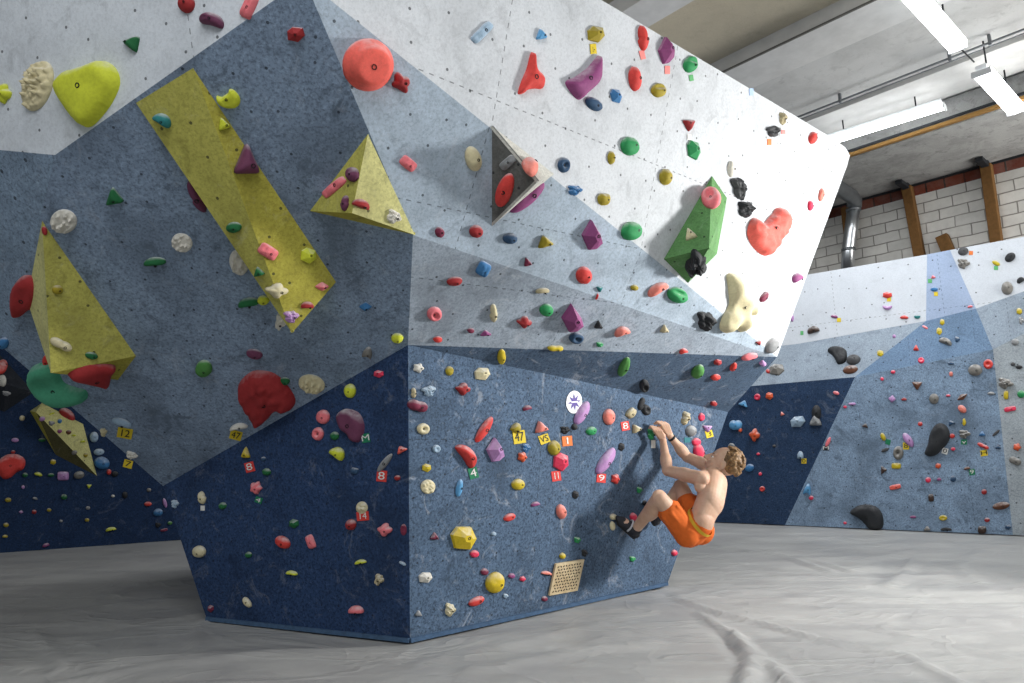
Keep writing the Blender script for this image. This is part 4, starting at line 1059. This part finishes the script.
# wristband
wv = []
ax = (J['rwr'] - J['rel']).normalized(); q1 = ax.cross(Z).normalized(); q2 = ax.cross(q1); c_ = J['rwr'] - ax * .02
vs, fs = tube_verts([c_ - ax * .008, c_ + ax * .008], .031, 18)
wbn = link('wristband', mesh('wristband', vs, fs, man.location), plain('black wristband', '1c1d20', .5), None, None, True); wbn.parent = man
HOLD_TABLE = '''
# upper-left white
2,93,18,22,0,cross,neon
33,85,34,54,-18,grape,cream|big cream knobbly hold
85,93,66,68,0,poly:macro_yellow,neon|large neon yellow macro
131,43,22,20,200,tri,dgreen
185,2,20,20,0,egg,dred
210,20,27,18,-15,bean,plum
248,6,14,26,-25,slab,pink
# overhang
62,223,29,26,0,grape,white
113,199,22,23,10,tri,dgreen
181,244,23,20,-25,grape,white
238,264,20,28,15,grape,white
154,264,24,13,5,half,dgreen
196,198,15,38,28,drop,plum
228,99,24,20,0,poly:bite,neon
248,305,23,14,10,half,dgreen
365,308,14,11,0,fin,blue
397,339,13,11,0,ball,neon
295,35,19,17,10,quad,dred
263,301,13,11,0,ball,neon,overhang
280,323,14,20,-15,rock,white,overhang
203,369,20,19,0,egg,leaf
254,355,18,11,-15,oval,plum
266,401,58,58,0,poly:strawberry,dred|big strawberry-like red macro
284,382,12,9,0,oval,dgreen
311,386,28,21,-15,grape,cream
238,428,20,9,10,cres,white
367,355,11,16,-15,cres,stone
121,424,22,10,-20,half,pblue
103,433,8,11,10,rock,cream
94,437,9,11,0,ball,pblue
131,456,14,9,-15,rock,white
# volume holds
161,121,22,14,-32,bean,teal
224,125,15,16,20,tri,neon
248,163,31,40,0,tri,plum
233,228,17,12,5,oval,dgreen
269,252,21,13,-32,slab,pink
258,273,14,13,15,tri,dgreen
278,291,25,17,0,cross,cream
309,256,17,17,0,quad,neon
323,287,16,10,0,fin,pink
308,307,14,11,0,half,dred
292,317,17,15,10,rock,lilac
333,187,30,9,40,slab,pink
351,174,15,16,0,ball,plum
344,203,10,17,-10,drop,plum
362,206,19,14,-20,half,dred
395,217,18,16,-25,rock,white
25,298,31,44,-8,poly:lump,dred|big dark red slug hold
45,231,6,10,10,oval,dred
58,290,12,10,0,oval,olive
62,345,25,17,-25,two,cream
92,356,14,8,-10,oval,dgreen
46,361,8,13,0,oval,red
93,377,48,30,0,poly:under_red,dred|wide dark red jug under the left yellow pyramid
56,386,62,45,0,poly:dish,mint|green dish-shaped macro
67,415,19,12,-40,oval,dred
22,418,6,6,0,ball,cream
42,419,6,5,0,ball,lilac
52,423,8,6,0,rock,grey
60,421,5,5,0,ball,blue
60,431,5,5,0,ball,purple
69,432,6,5,0,ball,brown
74,435,6,4,0,tri,neon
83,441,7,5,0,tri,neon
74,453,6,5,0,ball,stone
86,455,5,5,0,ball,olive
52,413,8,4,20,tri,neon
# pale panel
371,66,55,55,0,frust,coral|big coral flat-topped disc
402,83,20,24,30,cross,dred
409,164,19,12,-40,slab,pink
474,158,19,27,15,egg,cream
507,163,19,10,40,slab,grey
504,189,19,37,-18,egg,red|long red egg-shaped hold
531,164,20,34,38,egg,salmon
527,197,46,15,42,oval,purple
565,165,14,16,0,cup,navy
576,190,17,12,0,rock,blue
605,199,14,16,0,heart,olive
440,232,11,12,20,egg,maroon
477,232,15,14,0,ball,dred
511,239,16,12,0,ball,navy
546,243,20,16,15,tri,olive
594,236,23,32,0,dia,purple
528,263,10,12,15,tri,maroon
585,275,19,19,0,egg,red
600,289,8,9,180,tri,teal
597,297,2,7,-25,oval,red
633,230,25,19,20,egg,green
667,177,14,17,0,ball,olive
635,288,9,7,0,ball,olive
659,290,25,12,30,bean,salmon
679,296,23,17,-20,jug,green
711,198,20,22,0,cup,pink|pink ring hold
690,234,15,16,20,tri,cream
696,267,24,31,-35,rock,black
732,168,9,17,0,egg,white
741,188,17,27,15,rock,dgrey
748,209,21,19,0,rock,black
771,232,46,50,0,poly:macro_red,coral|large red heart-like macro
740,304,37,60,0,poly:macro_cream,cream|large cream figure-like macro
708,322,22,24,0,rock,black
695,150,14,21,10,quad,green
690,124,15,15,180,tri,dred
775,131,18,13,20,rock,dgrey
784,118,10,15,0,rock,beige
814,137,11,13,-15,egg,red
822,194,7,14,-10,egg,salmon
811,205,7,11,0,egg,hot
799,279,14,12,30,half,purple
765,297,8,13,-35,oval,maroon
792,318,4,8,0,oval,lilac
759,343,7,7,200,tri,dred
774,345,15,18,-30,egg,grey
483,32,28,10,45,slab,pblue
542,35,14,14,10,tri,sky
597,34,19,18,10,quad,olive
644,38,13,27,6,drop,red
668,50,18,28,0,dia,purple
692,64,16,18,-20,jug,green
532,73,27,42,0,poly:red_jag,red|tall red jagged hold
584,77,35,45,0,poly:purple_fin,purple|large purple wedge hold
595,104,21,12,-35,oval,navy
617,96,12,16,20,quad,blue
636,77,15,26,5,egg,red
660,90,17,15,0,jug,olive
631,145,22,20,25,egg,green
612,157,9,14,0,egg,olive
# band
484,270,14,16,-28,slab,blue
455,282,17,10,8,oval,dred
435,315,16,16,0,cup,pink
494,314,10,20,0,drop,cream
543,292,15,8,5,half,beige
547,311,15,14,0,oval,green
525,323,17,14,0,cross,dred
471,331,8,6,0,ball,maroon
486,334,14,8,5,tri,purple
574,320,24,31,0,dia,purple
577,339,16,13,0,cup,navy
599,326,11,11,0,tri,black
600,345,9,7,0,rock,green
556,349,17,10,0,two,yellow
438,340,10,7,0,oval,red
623,333,18,12,18,cres,salmon
665,330,11,11,0,tri,beige
684,352,10,7,15,cres,red
# wedge
502,357,10,17,-5,egg,yellow
625,367,11,24,-25,egg,leaf
699,372,13,19,-35,egg,leaf
718,363,9,8,0,quad,dred
734,367,7,12,-30,egg,red
716,378,11,8,10,oval,red
750,358,18,9,15,half,pink
763,364,9,9,0,cross,lilac
768,371,5,5,0,ball,red
714,404,9,8,0,star,dred
743,404,12,8,-20,tri,sky
# steel blue face
419,368,13,11,0,star,white
450,371,9,10,0,oval,olive
483,374,17,14,15,quad,cream
430,391,16,13,25,rock,pblue
464,389,17,14,0,cross,dred
419,406,22,19,-15,two,maroon
414,393,7,11,0,drop,beige
424,429,14,12,0,cup,cream
437,449,9,9,0,cup,pblue
427,468,10,9,0,quad,yellow
486,428,11,31,-32,egg,red
468,456,30,16,-55,bean,red|bent red banana hold
497,450,20,25,0,dia,lilac|lilac diamond hold
528,409,10,8,15,half,maroon
516,430,11,16,-25,half,olive
542,428,17,15,15,tri,salmon
527,448,10,11,0,rock,blue
523,457,11,12,0,star,orange
555,448,14,16,0,oval,olive
566,430,12,9,0,rock,black
575,427,7,7,0,ball,black
583,413,12,27,-28,oval,lilac
592,431,12,9,15,oval,green
610,417,13,17,0,oval,salmon
632,413,10,20,-38,two,beige
637,429,13,11,30,tri,beige
622,447,7,9,0,quad,black
645,387,11,16,0,cup,black
642,404,7,14,-15,oval,black
647,410,10,12,20,cup,black
607,461,13,32,-33,oval,lilac
562,462,17,20,0,quad,hot|large hot pink block
616,479,10,12,0,star,red
640,490,7,8,0,rock,green
576,495,7,9,0,quad,black
536,505,10,7,15,half,purple
562,511,12,16,10,egg,salmon
645,503,5,6,0,ball,black
614,517,8,7,0,ball,cream
613,526,6,10,5,oval,cream
634,517,8,9,0,ball,hot
578,540,9,8,0,rock,green
563,556,7,7,0,ball,yellow
585,553,8,9,0,rock,black
633,559,8,7,0,rock,green
675,553,7,7,0,ball,hot
547,574,12,6,-10,half,salmon
512,576,8,6,0,oval,purple
523,579,8,7,0,star,hot
545,599,7,6,0,oval,maroon
506,596,7,6,0,rock,pblue
429,487,16,15,15,grape,cream
460,487,8,19,-10,egg,sky
519,484,16,12,5,egg,yellow
510,517,15,8,22,egg,red
435,537,11,10,0,tri,maroon
465,539,27,27,20,quad,bright|big bright yellow block
494,534,6,5,0,ball,pblue
475,554,10,8,0,oval,hot
426,578,15,12,15,quad,white
485,572,9,8,0,oval,maroon
497,582,22,23,-20,egg,bright|big yellow egg-shaped foot block
477,601,20,9,25,egg,red
419,614,9,9,0,tri,grey
451,610,13,16,-10,rock,cream
687,418,11,16,-15,rock,beige
702,417,7,9,0,oval,hot
692,431,12,12,0,ball,grey
708,428,12,9,180,tri,lilac
697,442,10,9,10,oval,hot
700,452,13,20,10,egg,hot
652,434,9,13,0,rock,green
655,430,12,8,30,rock,stone|small stone hold gripped by the climber
# navy face
322,417,15,15,0,oval,pink
317,434,13,14,0,cup,pink
349,426,29,34,0,poly:tongue,plum|large plum tongue-shaped macro
334,436,10,9,0,oval,dgreen
349,391,13,15,0,ball,neon
378,374,11,8,0,quad,hot
336,454,18,14,-35,bean,neon
385,462,8,24,-38,egg,grey
401,450,14,9,30,tri,coral
397,478,7,6,0,oval,dred
354,471,9,7,-15,slab,navy
245,454,11,15,0,tri,yellow
263,459,6,5,0,ball,navy
266,472,10,8,-20,oval,dgreen
255,488,14,15,0,star,pink
201,498,10,14,10,drop,cream
222,506,9,8,0,oval,dgreen
293,524,11,10,0,quad,dgreen
282,542,20,12,-35,egg,red
310,542,9,15,20,slab,pink
350,525,12,12,0,ball,dred
361,508,13,13,0,grape,cream
384,530,17,15,0,cross,pink
403,530,7,12,0,grape,maroon
360,563,13,7,10,half,neon
402,564,9,5,-30,half,pblue
378,580,11,14,-15,rock,beige
291,574,13,7,-8,half,neon
355,612,17,13,0,half,pink
198,552,15,13,-20,oval,cream
248,555,8,7,0,oval,dgreen
246,602,8,13,35,egg,cream
210,609,7,8,0,quad,maroon
174,504,9,10,0,rock,pblue
165,503,4,10,15,oval,lilac
# left back wall
11,466,30,24,10,poly:lump,red|big red lump at the left edge
13,452,5,4,0,ball,dred
53,462,6,6,0,quad,yellow
38,475,9,6,-15,half,neon
25,475,6,5,0,ball,dgreen
51,475,7,4,0,oval,dgreen
63,476,12,9,0,slab,lilac
79,475,11,8,10,oval,stone
89,486,6,6,180,tri,neon
99,452,11,7,5,oval,pblue
102,463,16,13,-15,oval,blue
109,472,5,6,0,ball,red
115,474,7,6,0,ball,black
23,487,4,4,0,ball,lilac
8,500,7,5,0,oval,olive
35,499,6,4,-15,half,grey
64,497,7,6,0,oval,dgreen
88,508,5,4,0,oval,grey
113,496,4,3,0,ball,white
125,495,6,7,0,oval,black
149,490,5,4,0,ball,stone
148,504,8,5,0,oval,red
158,512,11,8,10,egg,blue
158,525,7,6,0,rock,black
164,530,8,3,10,slab,maroon
170,523,5,4,0,ball,leaf
111,530,11,6,10,half,neon
87,520,5,4,0,ball,olive
61,521,4,3,0,ball,grey
49,510,5,4,0,ball,olive
34,512,5,5,0,quad,dred
21,512,5,4,0,cross,lilac
6,525,6,5,0,oval,olive
5,537,6,5,0,half,yellow
46,546,8,6,20,half,purple
15,440,8,5,0,oval,lilac
42,440,8,4,0,oval,dgreen
2,344,12,13,0,ball,blue
3,365,12,16,0,egg,red
2,380,8,12,0,egg,white
7,394,10,6,0,rock,grey
# far navy
757,397,7,7,0,cup,hot
769,396,8,8,0,quad,orange
782,414,5,6,20,tri,salmon
797,422,16,12,20,quad,pblue
816,412,11,16,0,egg,black
815,421,15,17,0,tri,grey
735,425,14,13,0,heart,sky
740,430,4,5,0,ball,orange
754,435,12,14,0,cross,orange
731,447,8,8,0,cup,grey
836,393,7,4,-20,oval,pink
758,454,4,3,0,ball,hot
749,468,10,8,20,oval,blue
760,474,4,4,0,ball,hot
762,489,6,6,0,cup,red
800,457,7,12,0,half,pblue
776,369,16,13,10,quad,stone
774,446,4,3,0,ball,dgrey
# far speckled and upper
828,442,4,11,-25,oval,pink
807,491,8,15,-10,cres,sky
811,498,5,5,0,ball,hot
887,295,10,7,0,quad,red
887,307,10,6,180,cres,lilac
834,317,8,5,-10,half,purple
813,331,13,11,15,half,dbrown
904,318,9,6,0,half,red
917,316,7,6,180,half,teal
933,277,6,5,15,tri,pink
934,289,8,5,0,oval,blue
970,307,6,4,10,half,pink
963,251,11,9,15,oval,dgrey
963,263,14,12,0,rock,stone
996,263,9,5,-25,oval,yellow
1010,257,12,9,35,oval,black
1007,287,13,14,0,egg,stone
1021,281,9,9,30,half,black
1019,311,6,7,0,quad,yellow
1021,320,6,9,0,rock,grey
894,336,4,4,0,ball,lilac
925,327,7,3,-30,oval,pink
942,322,5,7,0,quad,yellow
939,331,6,8,0,quad,yellow
945,342,14,10,-20,half,stone
957,339,6,7,0,rock,navy
880,353,7,7,0,quad,yellow
916,348,7,9,0,tri,red
921,360,7,7,0,cup,hot
837,355,20,18,0,poly:black_wing,black|black wing-shaped macro
853,359,15,11,10,oval,dgrey
850,369,16,9,10,oval,brown
1015,342,8,7,0,oval,grey
1013,364,5,4,0,oval,dgrey
1019,367,7,4,0,oval,black
975,370,15,12,0,oval,stone
988,364,10,10,0,cup,red
951,364,7,5,0,half,navy
893,372,5,4,0,ball,hot
882,379,4,4,0,ball,hot
951,374,4,9,0,two,salmon
917,385,12,11,180,tri,brown
934,399,10,11,0,oval,stone
892,399,8,8,0,cross,lilac
904,400,6,5,0,half,dred
948,396,5,4,0,half,hot
962,397,13,6,30,fin,brown
962,409,10,7,-40,oval,salmon
991,394,8,5,0,half,grey
1005,383,17,12,-10,rock,stone
1006,395,5,9,0,slab,yellow
1021,394,8,8,0,ball,green
1010,409,12,5,10,slab,hot
852,404,8,5,0,two,lilac
845,407,4,3,0,ball,hot
865,426,8,6,-15,tri,dbrown
920,424,5,5,0,quad,red
951,423,8,7,30,tri,navy
964,422,5,8,0,drop,yellow
937,440,26,34,0,poly:sole,black|big black sole-shaped macro
952,436,6,5,0,oval,red
964,434,13,10,0,rock,stone
953,449,5,4,0,oval,hot
982,434,8,7,0,tri,blue
996,433,10,3,42,oval,dgrey
983,446,13,7,-25,two,red
998,447,7,7,0,tri,navy
883,437,5,9,25,oval,yellow
908,440,8,17,35,oval,lilac
885,450,9,4,22,oval,dgrey
898,453,11,14,0,cup,stone
1017,447,9,9,0,star,orange
883,470,10,8,-90,tri,dbrown
896,466,10,6,0,slab,yellow
938,466,6,6,0,quad,orange
967,469,7,5,10,half,brown
928,480,6,6,0,ball,hot
939,480,5,5,0,half,purple
953,479,6,7,0,quad,navy
895,487,12,5,12,slab,coral
931,498,6,8,5,slab,dbrown
984,492,6,6,0,ball,dred
1001,506,18,8,8,oval,brown
1015,461,13,12,-25,two,stone
943,518,9,6,0,cup,yellow
913,517,7,3,0,oval,purple
987,520,6,5,0,oval,dred
1008,527,8,6,0,star,navy
982,530,9,8,0,slab,dbrown
946,530,12,5,0,half,black
927,529,9,7,0,tri,stone
866,517,34,25,0,poly:half_shell,black|black half-shell macro on the mat
845,523,4,3,0,oval,hot
'''
TAG_TABLE = '''
593,49,6,10,5,yellow,:-,black
642,55,5,9,15,pink
667,70,5,8,0,pink
691,78,4,6,10,lgreen
689,137,4,6,0,white
769,142,4,6,0,orange
783,132,4,4,0,pink
751,92,4,7,0,lblue
519,437,12,13,8,yellow,47,black
544,439,10,9,20,yellow,VS,black
567,441,10,10,5,orange,1,white
601,478,9,9,-5,red,9,white
625,426,8,9,10,red,8,white
556,476,9,10,8,red,11,white
473,473,9,11,15,green,4,white
709,434,7,7,15,yellow,3,black
687,440,6,5,0,teal
250,467,9,10,15,red,8,white
259,500,7,6,-20,green,4,white
366,438,8,9,10,green,M,white
382,476,10,11,-5,red,8,white
363,516,12,9,5,red,14,white
203,508,4,5,0,white
236,435,12,9,-15,yellow,47,black
125,433,15,10,-10,yellow,12,black
128,464,9,8,-15,yellow,7,black
653,444,4,8,0,white
889,299,4,5,0,yellow
839,320,4,4,0,yellow
802,333,3,4,0,lgreen
930,281,4,4,0,lgreen
936,294,4,4,0,yellow
944,251,4,4,0,teal
971,253,4,4,0,orange
996,268,4,4,0,lgreen
804,461,5,5,0,yellow,0,black
826,448,6,5,0,black,M,white
964,442,6,5,0,green,v,white
945,451,6,6,-15,white,0,black
984,453,7,6,10,yellow,H,black
888,442,5,5,-15,green
906,446,6,7,0,yellow,8,black
972,472,6,6,10,green,9,white
'''

# ------------------------------------------------------------------ place every hold and tag
for ln_ in HOLD_TABLE.strip().splitlines():
    if ln_.startswith('#'): continue
    a, _, lm = ln_.partition('|'); q = a.split(',')
    u, v, w_, h_, rot = map(float, q[:5]); shape, colr = q[5], q[6]; poly = None
    if ':' in shape: shape, poly = shape.split(':')
    hold(u, v, w_, h_, rot, shape, colr, lm or None, poly, only=(q[7] if len(q) > 7 else None))
for ln_ in TAG_TABLE.strip().splitlines():
    q = ln_.split(',')
    sticker(float(q[0]), float(q[1]), float(q[2]), float(q[3]), float(q[4]), q[5], q[6] if len(q) > 6 else None, q[7] if len(q) > 7 else 'white')

# ------------------------------------------------------------------ labels that single each one out
LMS = [(240, 210, 'the long yellow volume'), (360, 190, 'the upper yellow pyramid'), (80, 310, 'the left yellow pyramid'), (510, 180, 'the dark pyramid'), (697, 228, 'the green pyramid'),
       (62, 440, 'the yellow spike volume'), (12, 380, 'the charcoal volume'), (565, 577, 'the plywood vent board'), (574, 402, 'the purple star sticker'), (705, 500, "the climber's back"), (660, 440, "the climber's hands"),
       (625, 525, "the climber's foot"), (728, 463, "the climber's hair"), (850, 240, 'the silver duct')]
for h_ in HOLDS:
    if h_['lm']: LMS.append((h_['u'], h_['v'], 'the ' + h_['lm']))
def size_word(h_):
    s = max(h_['w'], h_['h'])
    return 'tiny ' if s < 6.5 else 'small ' if s < 12 else '' if s < 24 else 'large '
def sector(du, dv):
    return ('right of' if du > 0 else 'left of') if abs(du) >= abs(dv) else ('below' if dv > 0 else 'above')
def relate(x, S, lms, pre, dmax=140):
    for d_, lu, lv, ph in sorted((math.hypot(x['u'] - lu, x['v'] - lv), lu, lv, ph) for lu, lv, ph in lms):
        if d_ < 3 or d_ > dmax: continue
        sc_ = sector(x['u'] - lu, x['v'] - lv); ok = True
        for y_ in S:
            if y_ is x: continue
            dy = math.hypot(y_['u'] - lu, y_['v'] - lv)
            if sector(y_['u'] - lu, y_['v'] - lv) == sc_ and dy < d_ * 1.45 + 4: ok = False; break
        if ok:
            lab = '%s, %s%s %s' % (pre, 'just ' if d_ < 45 else 'nearest ' if False else '', sc_, ph)
            if len(lab.split()) <= 16 and lab not in USED: return lab
    return None
USED = set()
def put(x, lab):
    if len(lab.split()) > 16: lab = lab.replace(' rough rock-like', '').replace(' ribbed block', '').replace(' egg-shaped', '').replace(' half-round', '')
    USED.add(lab); x['label'] = lab
def label_all(items, noun, lmfun):
    rest = []
    for x in items:
        S = [y_ for y_ in items if y_['panel'] == x['panel'] and y_['cw'] == x['cw']]
        x['S'] = S
        if x.get('lm'): put(x, '%s on the %s' % (x['lm'], x['panel'])); continue
        if len(S) == 1: put(x, '%s, only %s one on the %s' % (x['desc'], x['cw'], x['panel'])); continue
        for key, wd in ((lambda y_: y_['u'], 'leftmost'), (lambda y_: -y_['u'], 'rightmost'), (lambda y_: y_['v'], 'highest'), (lambda y_: -y_['v'], 'lowest')):
            o_ = sorted(S, key=key)
            if o_[0] is x and key(o_[1]) - key(x) > 6:
                put(x, '%s, %s %s one on the %s' % (x['desc'], wd, x['cw'], x['panel'])); break
        else: rest.append(x)
    more = []
    for x in rest:
        lab = relate(x, x['S'], LMS + lmfun, '%s on the %s' % (x['desc'], x['panel']))
        if lab and lab not in USED: put(x, lab)
        else: more.append(x)
    ORD = ['first', 'second', 'third', 'fourth', 'fifth', 'sixth', 'seventh', 'eighth', 'ninth', 'tenth', 'eleventh', 'twelfth']
    for x in more:
        o_ = sorted(x['S'], key=lambda y_: y_['u']); i = o_.index(x); side = 'left'
        if i >= len(o_) / 2: i = len(o_) - 1 - i; side = 'right'
        put(x, '%s, %s such colour from the %s on the %s' % (x['desc'], ORD[min(i, 11)], side, x['panel']))
for h_ in HOLDS:
    h_['cw'] = CW[h_['col']]
    h_['desc'] = ('%s%s %s hold' % (size_word(h_), h_['cw'], SW[h_['shape']])).strip()
cnt = {}
for h_ in HOLDS: cnt[(h_['cw'])] = cnt.get(h_['cw'], 0) + 1
dyn = []
for h_ in HOLDS:
    if h_['lm']: continue
    near = [y_ for y_ in HOLDS if y_ is not h_ and y_['cw'] == h_['cw'] and math.hypot(y_['u'] - h_['u'], y_['v'] - h_['v']) < 150]
    if not near and max(h_['w'], h_['h']) >= 7: dyn.append((h_['u'], h_['v'], 'the %s%s hold' % (size_word(h_), h_['cw'])))
label_all(HOLDS, 'hold', dyn)
# past 300 of a kind: the 300 that show largest stay individual, the rest is one object
order = sorted([h_ for h_ in HOLDS if h_['o'].name.startswith('climbing_hold')], key=lambda h_: -h_['w'] * h_['h'])
bm = bmesh.new(); smats = []
for h_ in order[300:]:
    o = h_['o']; k = len(bm.faces); me = o.data
    if me.materials[0] not in smats: smats.append(me.materials[0])
    mi = smats.index(me.materials[0]); t_ = me.copy(); t_.transform(Matrix.Translation(o.location)); bm.from_mesh(t_); bpy.data.meshes.remove(t_)
    bm.faces.ensure_lookup_table()
    for f_ in bm.faces[k:]: f_.material_index = mi; f_.smooth = True
    for c_ in list(o.children): bpy.data.objects.remove(c_)
    bpy.data.objects.remove(o); HOLDS.remove(h_)
me = bpy.data.meshes.new('tiny_footholds'); bm.to_mesh(me); bm.free()
for m_ in smats: me.materials.append(m_)
o = bpy.data.objects.new('tiny_footholds', me); COL.objects.link(o)
tag(o, 'scatter of the tiniest coloured footholds across the far walls and lower faces', 'footholds', kind='stuff')
for h_ in HOLDS: tag(h_['o'], h_['label'], 'climbing hold', 'holds on the ' + h_['panel'])
TW = dict(lblue='light blue', lgreen='light green')
for t_ in TAGS:
    t_['cw'] = TW.get(t_['col'], t_['col']) + ' tag'; t_['desc'] = TW.get(t_['col'], t_['col']) + ' tape tag' + (' marked ' + t_['text'] if t_['text'] and t_['text'].isdigit() else '')
label_all(TAGS, 'tag', [(h_['u'], h_['v'], 'the %s%s hold' % (size_word(h_), h_['cw'])) for h_ in HOLDS if not h_['lm']])
for t_ in TAGS: tag(t_['o'], t_['label'], 'route tag', 'tape tags marking the routes')
